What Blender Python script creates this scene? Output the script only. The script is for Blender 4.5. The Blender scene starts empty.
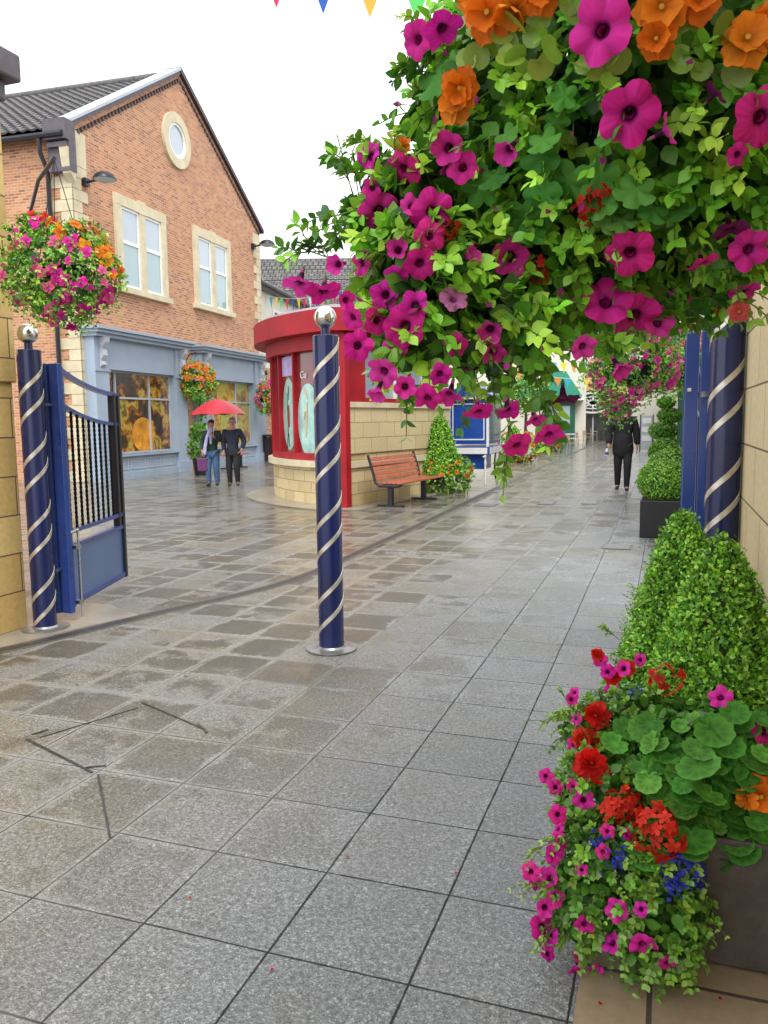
import bpy, math, random
import numpy as np
from mathutils import Matrix, Vector
random.seed(7); RNG = np.random.default_rng(11)
PI = math.pi; rad = math.radians
scene = bpy.context.scene
COL = scene.collection

# ---------------------------------------------------------------- camera and picking helpers
FPX = 800.0; YAW = rad(19.35); PIT = rad(6.56); ROL = rad(0.7); HC = 1.6
CAM = np.array([0, 0, HC])
F0 = np.array([-math.sin(YAW), math.cos(YAW), 0.0]); R0 = np.array([math.cos(YAW), math.sin(YAW), 0.0]); Z3 = np.array([0, 0, 1.0])
CF = math.cos(PIT)*F0 - math.sin(PIT)*Z3; U0 = math.cos(PIT)*Z3 + math.sin(PIT)*F0
CR = math.cos(ROL)*R0 - math.sin(ROL)*U0; CU = math.cos(ROL)*U0 + math.sin(ROL)*R0
def ray(x, y): return CF + (x-384)/FPX*CR - (y-512)/FPX*CU
def at(x, y, d): return CAM + d*ray(x, y)
def gnd(x, y, z=0.0):
    v = ray(x, y); return CAM + v*((z-HC)/v[2])
cam = bpy.data.cameras.new('camera'); camo = bpy.data.objects.new('camera', cam); COL.objects.link(camo)
cam.sensor_fit = 'VERTICAL'; cam.sensor_height = 36.0; cam.lens = FPX/1024*36.0
cam.clip_start = 0.05; cam.clip_end = 2000
M = Matrix([list(CR)+[0], list(CU)+[0], list(-CF)+[0], [0, 0, 0, 1]]).transposed()
M.translation = Vector(CAM); camo.matrix_world = M
scene.camera = camo

# ---------------------------------------------------------------- materials
def newmat(name):
    m = bpy.data.materials.new(name); m.use_nodes = True
    nt = m.node_tree; b = nt.nodes['Principled BSDF']
    return m, nt, b
def nd(nt, typ, **kw):
    n = nt.nodes.new(typ)
    for k, v in kw.items():
        if k in n.inputs.keys() if hasattr(n.inputs, 'keys') else False: n.inputs[k].default_value = v
        else: setattr(n, k, v)
    return n
def lk(nt, a, b): nt.links.new(a, b)
def mix(nt, fac, a, b, typ='MIX'):
    n = nt.nodes.new('ShaderNodeMix'); n.data_type = 'RGBA'; n.blend_type = typ
    for sock, v in ((n.inputs[0], fac), (n.inputs[6], a), (n.inputs[7], b)):
        if hasattr(v, 'is_linked'): lk(nt, v, sock)
        elif isinstance(v, (int, float)): sock.default_value = v
        else: sock.default_value = (*v[:3], 1)
    return n.outputs[2]
def mth(nt, op, a, b=0.0, c=0.0, clamp=False):
    n = nt.nodes.new('ShaderNodeMath'); n.operation = op; n.use_clamp = clamp
    for s, v in zip(n.inputs, (a, b, c)):
        if hasattr(v, 'is_linked'): lk(nt, v, s)
        else: s.default_value = v
    return n.outputs[0]
def noise(nt, vec, scale, detail=4, rough=0.55, dim='3D'):
    n = nt.nodes.new('ShaderNodeTexNoise'); n.inputs['Scale'].default_value = scale
    n.inputs['Detail'].default_value = detail; n.inputs['Roughness'].default_value = rough
    if vec is not None: lk(nt, vec, n.inputs['Vector'])
    return n.outputs['Fac']
def ramp(nt, fac, pts):
    n = nt.nodes.new('ShaderNodeValToRGB'); lk(nt, fac, n.inputs[0])
    e = n.color_ramp.elements
    while len(e) < len(pts): e.new(0.5)
    for i, (p, c) in enumerate(pts):
        e[i].position = p; e[i].color = (*c, 1) if not isinstance(c, (int, float)) else (c, c, c, 1)
    return n.outputs[0]
def bump(nt, b, h, strength, dist, chain=None):
    n = nt.nodes.new('ShaderNodeBump'); n.inputs['Strength'].default_value = strength; n.inputs['Distance'].default_value = dist
    lk(nt, h, n.inputs['Height'])
    if chain is not None: lk(nt, chain, n.inputs['Normal'])
    if b is not None: lk(nt, n.outputs[0], b.inputs['Normal'])
    return n.outputs[0]
def objc(nt): return nt.nodes.new('ShaderNodeTexCoord').outputs['Object']
def uvc(nt): return nt.nodes.new('ShaderNodeTexCoord').outputs['UV']

def plain(name, col, rough=0.5, metal=0.0, var=0.12, scale=6.0, bmp=0.0, spec=0.5, coat=0.0):
    m, nt, b = newmat(name)
    v = objc(nt); n = noise(nt, v, scale, 5, 0.6)
    c = mix(nt, ramp(nt, n, [(0.3, 0.0), (0.7, 1.0)]), [x*(1-var) for x in col], [min(1, x*(1+var)) for x in col])
    lk(nt, c, b.inputs['Base Color']); b.inputs['Metallic'].default_value = metal
    r = mth(nt, 'MULTIPLY_ADD', n, 0.25*rough, rough*0.87, clamp=True); lk(nt, r, b.inputs['Roughness'])
    b.inputs['Specular IOR Level'].default_value = spec
    if coat: b.inputs['Coat Weight'].default_value = coat; b.inputs['Coat Roughness'].default_value = 0.15
    if bmp: bump(nt, b, noise(nt, v, scale*6, 6, 0.7), bmp, 0.01)
    return m

def brickmat(name, cols, mortar, bw, bh, ms=0.01, rough=0.8, offset=0.5, stain=0.3, bmp=0.5, bias=0.0, surf=0.3):
    m, nt, b = newmat(name)
    v = uvc(nt)
    br = nt.nodes.new('ShaderNodeTexBrick'); lk(nt, v, br.inputs['Vector'])
    br.offset = offset; br.inputs['Scale'].default_value = 1.0
    br.inputs['Brick Width'].default_value = bw; br.inputs['Row Height'].default_value = bh
    br.inputs['Mortar Size'].default_value = ms; br.inputs['Mortar Smooth'].default_value = 0.2
    br.inputs['Bias'].default_value = bias
    br.inputs['Color1'].default_value = (0, 0, 0, 1); br.inputs['Color2'].default_value = (1, 1, 1, 1); br.inputs['Mortar'].default_value = (0.5, 0.5, 0.5, 1)
    tone = ramp(nt, br.outputs['Color'], [(i/(len(cols)-1), c) for i, c in enumerate(cols)])
    n1 = noise(nt, v, 1.1, 6, 0.6); n2 = noise(nt, v, 26, 5, 0.7)
    c = mix(nt, mth(nt, 'MULTIPLY', ramp(nt, n1, [(0.45, 0.0), (0.75, 1.0)]), stain), tone, [x*0.55 for x in cols[0]])
    c = mix(nt, 0.35, c, mix(nt, 1.0, c, ramp(nt, n2, [(0.3, 0.55), (0.7, 1.3)]), 'MULTIPLY'))
    c = mix(nt, br.outputs['Fac'], c, mortar)
    lk(nt, c, b.inputs['Base Color']); b.inputs['Roughness'].default_value = rough
    h = mth(nt, 'MULTIPLY_ADD', n2, surf, mth(nt, 'SUBTRACT', 1.0, br.outputs['Fac']))
    bump(nt, b, h, bmp, 0.012)
    return m

MT = {}
MT['brick'] = brickmat('orange_brick', [(0.40, 0.145, 0.06), (0.54, 0.225, 0.095), (0.62, 0.30, 0.14), (0.52, 0.205, 0.085), (0.26, 0.11, 0.07)], (0.50, 0.38, 0.28), 0.225, 0.075, 0.011, stain=0.3)
MT['stone'] = brickmat('tan_stone_blocks', [(0.52, 0.40, 0.20), (0.60, 0.48, 0.26), (0.66, 0.54, 0.30), (0.55, 0.43, 0.23)], (0.26, 0.18, 0.10), 0.45, 0.215, 0.007, stain=0.25)
MT['stonebig'] = brickmat('pale_stone_blocks', [(0.58, 0.47, 0.26), (0.66, 0.54, 0.31), (0.62, 0.51, 0.30)], (0.14, 0.10, 0.06), 0.6, 0.29, 0.005, stain=0.15, surf=0.15)
MT['stonepier'] = brickmat('ochre_stone_blocks', [(0.50, 0.34, 0.12), (0.60, 0.42, 0.16), (0.63, 0.47, 0.2)], (0.12, 0.08, 0.05), 0.9, 0.3, 0.006, stain=0.3)
MT['quoin'] = plain('quoin_stone', (0.60, 0.53, 0.36), 0.8, var=0.15, scale=2.5, bmp=0.3)
MT['pave_tan'] = brickmat('tan_paving', [(0.28, 0.20, 0.12), (0.36, 0.27, 0.17), (0.32, 0.24, 0.16)], (0.08, 0.06, 0.05), 0.6, 0.45, 0.008, rough=0.45, offset=0, stain=0.35, bmp=0.4)
MT['concrete'] = plain('wet_pale_concrete', (0.30, 0.27, 0.21), 0.3, var=0.3, scale=2.0, bmp=0.3)
MT['navy'] = plain('navy_gloss_paint', (0.005, 0.011, 0.075), 0.25, var=0.25, scale=3, coat=0.3)
MT['gateblue'] = plain('gate_blue_paint', (0.016, 0.048, 0.23), 0.28, var=0.15, scale=3, coat=0.4)
MT['panelblue'] = plain('gate_panel_paint', (0.06, 0.13, 0.30), 0.3, var=0.1, scale=3, coat=0.4)
MT['blackmetal'] = plain('black_painted_metal', (0.012, 0.013, 0.02), 0.35, var=0.2)
MT['barblack'] = plain('matt_black_bar', (0.006, 0.006, 0.009), 0.75, var=0.2, spec=0.15)
MT['steel'] = plain('brushed_steel', (0.62, 0.62, 0.62), 0.28, 1.0, var=0.15, scale=30)
MT['band'] = plain('tarnished_cream_metal', (0.66, 0.61, 0.52), 0.38, 0.75, var=0.25, scale=18)
MT['dullsteel'] = plain('dull_wet_steel', (0.33, 0.33, 0.32), 0.3, 0.7, var=0.3, scale=14)
MT['chrome'] = plain('polished_ball_metal', (0.62, 0.60, 0.57), 0.13, 1.0, var=0.05)
MT['shopblue'] = plain('pale_blue_shopfront_paint', (0.31, 0.38, 0.47), 0.55, var=0.08, scale=1.5)
MT['red'] = plain('kiosk_red_paint', (0.34, 0.010, 0.018), 0.5, var=0.25, scale=2.0, spec=0.3)
MT['cream'] = plain('cream_render', (0.68, 0.65, 0.56), 0.8, var=0.07, scale=0.6)
MT['white'] = plain('white_paint', (0.78, 0.78, 0.76), 0.4, var=0.05)
MT['slategrey'] = plain('grey_roof_tile', (0.115, 0.11, 0.11), 0.6, var=0.45, scale=9, bmp=0.4)
MT['lead'] = plain('grey_lead_coping', (0.42, 0.45, 0.50), 0.4, var=0.12, scale=2)
MT['brownwood'] = plain('dark_brown_trim', (0.055, 0.03, 0.03), 0.5, var=0.25)
MT['kneeler'] = plain('mauve_grey_kneeler', (0.10, 0.085, 0.10), 0.6, var=0.25)
MT['redwood'] = plain('red_hardwood_slats', (0.42, 0.10, 0.045), 0.35, var=0.35, scale=12, coat=0.3)
MT['planter'] = plain('brown_grey_planter', (0.075, 0.06, 0.052), 0.55, var=0.3, scale=10, bmp=0.3)
MT['blackpl'] = plain('black_planter', (0.008, 0.008, 0.009), 0.35, var=0.2)
MT['greypl'] = plain('grey_planter', (0.25, 0.27, 0.28), 0.5)
MT['soil'] = plain('dark_soil_and_moss', (0.012, 0.014, 0.006), 0.9, var=0.4, scale=30, bmp=0.5)
MT['cartblue'] = plain('cart_blue_paint', (0.012, 0.07, 0.36), 0.3, var=0.12, coat=0.4)
MT['skin'] = plain('skin', (0.62, 0.30, 0.20), 0.5, var=0.08, scale=20)
MT['darkcloth'] = plain('black_cloth', (0.014, 0.014, 0.017), 0.8, var=0.3, scale=20, bmp=0.3)
MT['navycloth'] = plain('navy_cloth', (0.02, 0.026, 0.05), 0.75, var=0.3, scale=20, bmp=0.3)
MT['greencloth'] = plain('dark_green_cloth', (0.02, 0.045, 0.035), 0.75, var=0.3, scale=20, bmp=0.3)
MT['denim'] = plain('blue_denim', (0.06, 0.12, 0.24), 0.8, var=0.35, scale=14, bmp=0.3)
MT['scarf'] = plain('lilac_scarf', (0.42, 0.42, 0.66), 0.8, var=0.35, scale=14)
MT['hairred'] = plain('auburn_hair', (0.11, 0.022, 0.02), 0.5, var=0.4, scale=40)
MT['hairwhite'] = plain('white_hair', (0.55, 0.45, 0.40), 0.6, var=0.2, scale=40)
MT['hairdark'] = plain('dark_hair', (0.03, 0.02, 0.015), 0.5, var=0.2, scale=40)
MT['umbred'] = plain('red_umbrella_fabric', (0.42, 0.008, 0.022), 0.4, var=0.12, scale=4)
MT['purple'] = plain('purple_bag', (0.11, 0.015, 0.10), 0.5)
MT['shoe'] = plain('brown_shoe', (0.07, 0.04, 0.03), 0.5)
MT['stem'] = plain('green_stem', (0.13, 0.24, 0.05), 0.6, var=0.3)
MT['wood'] = plain('pale_chair_wood', (0.55, 0.30, 0.12), 0.5)
MT['greenpaint'] = plain('dark_green_paint', (0.015, 0.10, 0.07), 0.4)
MT['drain'] = plain('dark_slot_drain', (0.045, 0.04, 0.035), 0.35, var=0.4, scale=20)
MT['cover'] = plain('grey_cover_infill', (0.13, 0.13, 0.125), 0.35, var=0.2, scale=20, bmp=0.3)
MT['board'] = plain('pale_grey_board', (0.45, 0.48, 0.50), 0.5)
MT['charcoal'] = plain('charcoal_canopy', (0.03, 0.035, 0.045), 0.5)
MT['ochre'] = plain('ochre_render', (0.60, 0.36, 0.16), 0.7)

def glass(name, col, rough=0.06):
    m, nt, b = newmat(name)
    b.inputs['Base Color'].default_value = (*col, 1); b.inputs['Roughness'].default_value = rough
    b.inputs['Specular IOR Level'].default_value = 0.9; b.inputs['Coat Weight'].default_value = 1.0; b.inputs['Coat Roughness'].default_value = 0.03
    return m
MT['glass_sky'] = glass('pale_window_glass', (0.33, 0.40, 0.46))
MT['glass_teal'] = glass('teal_window_glass', (0.22, 0.36, 0.38))
MT['glass_dark'] = glass('dark_window_glass', (0.03, 0.035, 0.035))
MT['glass_cart'] = glass('cart_glass', (0.22, 0.33, 0.42))

def tintmat(name, rough, trans, spec=0.4):
    m, nt, b = newmat(name)
    a = nt.nodes.new('ShaderNodeAttribute'); a.attribute_name = 'tint'
    lk(nt, a.outputs['Color'], b.inputs['Base Color']); b.inputs['Roughness'].default_value = rough
    b.inputs['Specular IOR Level'].default_value = spec
    t = nt.nodes.new('ShaderNodeBsdfTranslucent'); lk(nt, a.outputs['Color'], t.inputs['Color'])
    mx = nt.nodes.new('ShaderNodeMixShader'); mx.inputs[0].default_value = trans
    lk(nt, b.outputs[0], mx.inputs[1]); lk(nt, t.outputs[0], mx.inputs[2])
    lk(nt, mx.outputs[0], nt.nodes['Material Output'].inputs['Surface'])
    v = objc(nt); bump(nt, b, noise(nt, v, 160, 3, 0.6), 0.25, 0.003)
    return m
MT['leaf'] = tintmat('leaf', 0.30, 0.26, 0.5)
MT['leafmatte'] = tintmat('matte_leaf', 0.62, 0.22, 0.2)
MT['petal'] = tintmat('petal', 0.55, 0.28, 0.25)

def vinyl(name, seedoff, pal):
    m, nt, b = newmat(name)
    v = objc(nt)
    mp = nt.nodes.new('ShaderNodeMapping'); mp.inputs['Location'].default_value = (seedoff, seedoff*2, 0); lk(nt, v, mp.inputs[0])
    n = noise(nt, mp.outputs[0], 1.3, 3, 0.5); n2 = noise(nt, mp.outputs[0], 5.0, 5, 0.6)
    s = mth(nt, 'MULTIPLY_ADD', n2, 0.35, mth(nt, 'MULTIPLY', n, 0.75))
    c = ramp(nt, s, pal)
    lk(nt, c, b.inputs['Base Color']); b.inputs['Roughness'].default_value = 0.25; b.inputs['Coat Weight'].default_value = 0.7
    return m
MT['vinyl'] = vinyl('food_picture_vinyl', 3.1, [(0.42, (0.015, 0.012, 0.015)), (0.53, (0.07, 0.03, 0.015)), (0.575, (0.34, 0.11, 0.01)), (0.61, (0.50, 0.36, 0.05)), (0.66, (0.08, 0.09, 0.02)), (0.78, (0.3, 0.04, 0.02))])
MT['vinyl2'] = vinyl('yellow_picture_vinyl', 7.7, [(0.38, (0.10, 0.03, 0.015)), (0.5, (0.38, 0.16, 0.03)), (0.58, (0.50, 0.42, 0.07)), (0.68, (0.25, 0.32, 0.06))])
MT['pumpkin'] = plain('orange_fruit_picture', (0.62, 0.25, 0.015), 0.3, var=0.5, scale=3, coat=0.5)
MT['kred'] = vinyl('kiosk_red_vinyl', 1.7, [(0.35, (0.10, 0.012, 0.012)), (0.6, (0.22, 0.035, 0.03)), (0.8, (0.07, 0.03, 0.03))])
MT['turq'] = plain('turquoise_graphic', (0.28, 0.52, 0.46), 0.2, var=0.3, scale=4, coat=0.8)
MT['lilac'] = plain('lilac_poster', (0.42, 0.36, 0.62), 0.35, var=0.35, scale=5)
MT['ink'] = plain('dark_ink', (0.05, 0.04, 0.04), 0.5)
MT['reddot'] = plain('dark_red_graphic', (0.25, 0.03, 0.02), 0.5)

# paved ground
def groundmat():
    m, nt, b = newmat('wet_slab_paving')
    v = objc(nt); sp = nt.nodes.new('ShaderNodeSeparateXYZ'); lk(nt, v, sp.inputs[0]); X, Y = sp.outputs[0], sp.outputs[1]
    wob = nt.nodes.new('ShaderNodeTexNoise'); wob.inputs['Scale'].default_value = 0.9; wob.inputs['Detail'].default_value = 5; lk(nt, v, wob.inputs['Vector'])
    wb = nt.nodes.new('ShaderNodeSeparateXYZ'); lk(nt, wob.outputs['Color'], wb.inputs[0])
    Xw = mth(nt, 'ADD', X, mth(nt, 'MULTIPLY_ADD', wb.outputs[0], 0.016, -0.008)); Yw = mth(nt, 'ADD', Y, mth(nt, 'MULTIPLY_ADD', wb.outputs[1], 0.016, -0.008))
    u = mth(nt, 'DIVIDE', mth(nt, 'ADD', Xw, 0.65), 0.4465); w = mth(nt, 'DIVIDE', mth(nt, 'SUBTRACT', Yw, 2.01), 0.4535)
    fu = mth(nt, 'FRACT', u); fw = mth(nt, 'FRACT', w)
    du = mth(nt, 'MINIMUM', fu, mth(nt, 'SUBTRACT', 1.0, fu)); dw = mth(nt, 'MINIMUM', fw, mth(nt, 'SUBTRACT', 1.0, fw))
    d = mth(nt, 'MINIMUM', du, dw)
    cmb = nt.nodes.new('ShaderNodeCombineXYZ'); lk(nt, mth(nt, 'FLOOR', u), cmb.inputs[0]); lk(nt, mth(nt, 'FLOOR', w), cmb.inputs[1])
    wn = nt.nodes.new('ShaderNodeTexWhiteNoise'); wn.noise_dimensions = '3D'; lk(nt, cmb.outputs[0], wn.inputs['Vector'])
    rnd = wn.outputs['Value']
    # joint mask
    jm = mth(nt, 'SUBTRACT', 1.0, mth(nt, 'DIVIDE', mth(nt, 'SUBTRACT', d, mth(nt, 'MULTIPLY_ADD', noise(nt, v, 14, 3), 0.016, -0.003)), 0.006, clamp=True), clamp=True)
    # wide shoulder of a joint where silt gathers
    jw = mth(nt, 'SUBTRACT', 1.0, mth(nt, 'DIVIDE', d, 0.06, clamp=True), clamp=True)
    # west mask: brown, wetter slabs away from the lane
    big = noise(nt, v, 0.35, 4, 0.6)
    west = mth(nt, 'DIVIDE', mth(nt, 'SUBTRACT', mth(nt, 'MULTIPLY_ADD', big, 2.4, -2.3), X), 1.6, clamp=True)
    grain = nt.nodes.new('ShaderNodeTexVoronoi'); grain.inputs['Scale'].default_value = 190; lk(nt, v, grain.inputs['Vector'])
    gr = grain.outputs['Color']; gs = nt.nodes.new('ShaderNodeSeparateColor'); lk(nt, gr, gs.inputs[0])
    speck = ramp(nt, gs.outputs[0], [(0.0, 0.4), (0.5, 0.85), (0.85, 1.25), (0.97, 1.9)])
    grey = mix(nt, rnd, (0.225, 0.24, 0.245), (0.315, 0.33, 0.335))
    brown = mix(nt, rnd, (0.22, 0.19, 0.135), (0.34, 0.315, 0.25))
    m2 = noise(nt, v, 1.7, 5, 0.65)
    brown = mix(nt, ramp(nt, m2, [(0.4, 0.0), (0.62, 1.0)]), brown, (0.27, 0.27, 0.255))
    c = mix(nt, west, grey, brown)
    c = mix(nt, 0.75, c, mix(nt, 1.0, c, speck, 'MULTIPLY'))
    c = mix(nt, 1.0, c, ramp(nt, noise(nt, v, 55, 4, 0.7), [(0.32, 0.5), (0.68, 1.32)]), 'MULTIPLY')
    c = mix(nt, mth(nt, 'MULTIPLY', ramp(nt, noise(nt, v, 0.7, 4, 0.6), [(0.5, 0.0), (0.66, 1.0)]), 0.5), c, mix(nt, 1.0, c, (0.80, 0.72, 0.50), 'MULTIPLY'))
    # damp centres of slabs, each with its own ragged outline
    sm = nt.nodes.new('ShaderNodeMapRange'); sm.interpolation_type = 'SMOOTHSTEP'; lk(nt, d, sm.inputs[0]); sm.inputs[1].default_value = 0.0; sm.inputs[2].default_value = 0.14
    damp = noise(nt, v, 3.2, 7, 0.7)
    own = mth(nt, 'MULTIPLY_ADD', rnd, 0.36, -0.20)
    reach = mth(nt, 'MAXIMUM', mth(nt, 'DIVIDE', mth(nt, 'SUBTRACT', mth(nt, 'MULTIPLY', X, -1.0), 0.5), 1.6, clamp=True), mth(nt, 'DIVIDE', mth(nt, 'SUBTRACT', Y, 7.0), 5.0, clamp=True))
    dsum = mth(nt, 'ADD', mth(nt, 'ADD', damp, own), mth(nt, 'MULTIPLY_ADD', sm.outputs[0], 0.16, -0.16))
    dp = mth(nt, 'MULTIPLY', ramp(nt, dsum, [(0.43, 0.0), (0.53, 1.0)]), mth(nt, 'MULTIPLY_ADD', mth(nt, 'MULTIPLY', reach, mth(nt, 'DIVIDE', mth(nt, 'SUBTRACT', Y, 0.6), 4.0, clamp=True)), 0.80, 0.10))
    c = mix(nt, dp, c, mix(nt, 1.0, c, (0.38, 0.34, 0.28), 'MULTIPLY'))
    c = mix(nt, mth(nt, 'MULTIPLY', jw, mth(nt, 'MULTIPLY', west, 0.7)), c, (0.40, 0.40, 0.37))
    jcol = mix(nt, mth(nt, 'MULTIPLY', west, ramp(nt, noise(nt, v, 1.3, 4), [(0.42, 0.0), (0.58, 1.0)])), (0.012, 0.012, 0.011), (0.26, 0.25, 0.22))
    c = mix(nt, jm, c, jcol)
    lk(nt, c, b.inputs['Base Color'])
    wet = noise(nt, v, 0.9, 5, 0.7)
    wetm = mth(nt, 'ADD', ramp(nt, wet, [(0.38, 0.0), (0.62, 1.0)]), mth(nt, 'MULTIPLY', mth(nt, 'DIVIDE', mth(nt, 'SUBTRACT', Y, 3.0), 9.0, clamp=True), 0.5), clamp=True)
    wetm = mth(nt, 'MULTIPLY', wetm, mth(nt, 'MULTIPLY_ADD', mth(nt, 'DIVIDE', mth(nt, 'SUBTRACT', mth(nt, 'MULTIPLY', X, -1.0), 0.3), 2.0, clamp=True), 0.5, 0.5))
    r = mth(nt, 'MULTIPLY_ADD', wetm, -0.36, 0.40, clamp=True)
    r = mth(nt, 'SUBTRACT', mth(nt, 'MULTIPLY_ADD', rnd, 0.06, r), mth(nt, 'MULTIPLY', dp, 0.13), clamp=True)
    r = mix(nt, mth(nt, 'MULTIPLY', jm, mth(nt, 'SUBTRACT', 1.0, west)), r, (0.9, 0.9, 0.9)); lk(nt, r, b.inputs['Roughness']); b.inputs['Specular IOR Level'].default_value = 0.75
    hb = mth(nt, 'MULTIPLY', grain.outputs['Distance'], mth(nt, 'MULTIPLY_ADD', wetm, -0.5, 1.0))
    n1 = bump(nt, None, hb, 0.75, 0.005)
    n2 = bump(nt, None, noise(nt, v, 75, 5, 0.75), 0.55, 0.009, n1)
    ws = nt.nodes.new('ShaderNodeSeparateColor'); lk(nt, wn.outputs['Color'], ws.inputs[0])
    tl = mth(nt, 'ADD', mth(nt, 'MULTIPLY', fu, mth(nt, 'SUBTRACT', ws.outputs[0], 0.5)), mth(nt, 'MULTIPLY', fw, mth(nt, 'SUBTRACT', ws.outputs[1], 0.5)))
    n2 = bump(nt, None, tl, 1.0, 0.012, n2)
    hj = mth(nt, 'SUBTRACT', mth(nt, 'MULTIPLY', mth(nt, 'ADD', rnd, 0.0), 0.25), jm)
    bump(nt, b, hj, 0.6, 0.006, n2)
    return m
MT['ground'] = groundmat()

# ---------------------------------------------------------------- mesh builder
def frame(loc, rz=0.0): return Matrix.Translation(Vector(loc)) @ Matrix.Rotation(rz, 4, 'Z')
class MB:
    def __init__(s): s.v = []; s.f = []; s.m = []; s.uv = []
    def face(s, idx, m=0, uv=None): s.f.append(tuple(idx)); s.m.append(m); s.uv.append(uv)
    def verts(s, vs):
        o = len(s.v); s.v += [tuple(float(c) for c in v) for v in vs]; return o
    def poly(s, vs, m=0, uv=None):
        o = s.verts(vs); s.face(range(o, o+len(vs)), m, uv); return s
    def hexa(s, p, m=0):   # 8 points: bottom 4 ccw, top 4 ccw
        o = s.verts(p)
        for q in ((3, 2, 1, 0), (4, 5, 6, 7), (0, 1, 5, 4), (1, 2, 6, 5), (2, 3, 7, 6), (3, 0, 4, 7)): s.face([o+i for i in q], m)
        return s
    def box(s, x0, x1, y0, y1, z0, z1, m=0):
        return s.hexa([(x0, y0, z0), (x1, y0, z0), (x1, y1, z0), (x0, y1, z0), (x0, y0, z1), (x1, y0, z1), (x1, y1, z1), (x0, y1, z1)], m)
    def obox(s, a, b, w, h, m=0, up=(0, 0, 1)):   # bar from a to b, width w, height h
        a = Vector(a); b = Vector(b); d = (b-a).normalized(); up = Vector(up)
        if abs(d.dot(up)) > 0.98: up = Vector((1, 0, 0))
        sd = d.cross(up).normalized()*w/2; u = sd.cross(d).normalized()*h/2
        return s.hexa([a-sd-u, b-sd-u, b+sd-u, a+sd-u, a-sd+u, b-sd+u, b+sd+u, a+sd+u], m)
    def prism(s, pts, z0, z1, m=0):
        n = len(pts); o = s.verts([(p[0], p[1], z0) for p in pts]+[(p[0], p[1], z1) for p in pts])
        s.face([o+n-1-i for i in range(n)], m); s.face([o+n+i for i in range(n)], m)
        for i in range(n): j = (i+1) % n; s.face([o+i, o+j, o+n+j, o+n+i], m)
        return s
    def xprism(s, pts, y0, y1, m=0):   # pts in (x,z), extruded along y
        n = len(pts); o = s.verts([(p[0], y0, p[1]) for p in pts]+[(p[0], y1, p[1]) for p in pts])
        s.face([o+i for i in range(n)], m); s.face([o+2*n-1-i for i in range(n)], m)
        for i in range(n): j = (i+1) % n; s.face([o+j, o+i, o+n+i, o+n+j], m)
        return s
    def tube(s, path, r, n=8, m=0, cap=True):
        P = [Vector(p) for p in path]; R = r if isinstance(r, (list, tuple)) else [r]*len(P)
        o = len(s.v); prev = None
        for i, p in enumerate(P):
            d = (P[min(i+1, len(P)-1)]-P[max(i-1, 0)]).normalized()
            if prev is None:
                a = Vector((0, 0, 1)) if abs(d.z) < 0.9 else Vector((1, 0, 0)); x = d.cross(a).normalized()
            else: x = (prev-d*prev.dot(d)).normalized()
            prev = x; y = d.cross(x)
            for k in range(n):
                t = 2*PI*k/n; s.v.append(tuple(p+(x*math.cos(t)+y*math.sin(t))*R[i]))
        for i in range(len(P)-1):
            for k in range(n):
                k2 = (k+1) % n; s.face([o+i*n+k, o+i*n+k2, o+(i+1)*n+k2, o+(i+1)*n+k], m)
        if cap: s.face([o+n-1-k for k in range(n)], m); s.face([o+(len(P)-1)*n+k for k in range(n)], m)
        return s
    def lathe(s, prof, c=(0, 0, 0), n=24, m=0, sx=1, sy=1):
        o = len(s.v); k0 = len(prof)
        for r, z in prof:
            for k in range(n): t = 2*PI*k/n; s.v.append((c[0]+sx*r*math.cos(t), c[1]+sy*r*math.sin(t), c[2]+z))
        for i in range(k0-1):
            for k in range(n):
                k2 = (k+1) % n; s.face([o+i*n+k, o+i*n+k2, o+(i+1)*n+k2, o+(i+1)*n+k], m)
        if prof[0][0] > 1e-4: s.face([o+n-1-k for k in range(n)], m)
        if prof[-1][0] > 1e-4: s.face([o+(k0-1)*n+k for k in range(n)], m)
        return s
    def ball(s, c, r, n=16, m=0, sx=1, sy=1, sz=1):
        return s.lathe([(max(1e-5, r*math.sin(PI*i/(n//2))), -r*sz*math.cos(PI*i/(n//2))) for i in range(n//2+1)], c, n, m, sx, sy)
    def arcwall(s, pts, z0, z1, thick=None, m=0):   # vertical strip following pts
        L = 0.0; o = s.verts([(p[0], p[1], z0) for p in pts]+[(p[0], p[1], z1) for p in pts]); n = len(pts)
        for i in range(n-1):
            l = math.dist(pts[i], pts[i+1])
            s.face([o+i, o+i+1, o+n+i+1, o+n+i], m, [(L, z0), (L+l, z0), (L+l, z1), (L, z1)]); L += l
        return s
    def build(s, name, mats, parent=None, loc=None, rz=None, smooth=False, world=False, bevel=0.0):
        if not isinstance(mats, (list, tuple)): mats = [mats]
        vs = s.v
        if world and parent is not None:
            inv = parent['_m'] if False else FR[parent.name].inverted(); vs = [tuple(inv @ Vector(v)) for v in vs]
        me = bpy.data.meshes.new(name); me.from_pydata(vs, [], s.f)
        for mt in mats: me.materials.append(mt)
        me.polygons.foreach_set('material_index', s.m)
        uvl = me.uv_layers.new(name='UVMap')
        V = me.vertices
        for p, uv in zip(me.polygons, s.uv):
            if uv is None:
                n = p.normal; ax, ay, az = abs(n.x), abs(n.y), abs(n.z)
                for li in p.loop_indices:
                    c = V[me.loops[li].vertex_index].co
                    uvl.data[li].uv = (c.x, c.y) if az > max(ax, ay) else ((c.y, c.z) if ax > ay else (c.x, c.z))
            else:
                for k, li in enumerate(p.loop_indices): uvl.data[li].uv = uv[k]
        if smooth:
            for p in me.polygons: p.use_smooth = True
            if smooth != 'all': me.set_sharp_from_angle(angle=rad(38))
        me.update()
        o = bpy.data.objects.new(name, me); COL.objects.link(o)
        if parent is not None: o.parent = parent
        if loc is not None: o.location = loc
        if rz is not None: o.rotation_euler.z = rz
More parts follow.
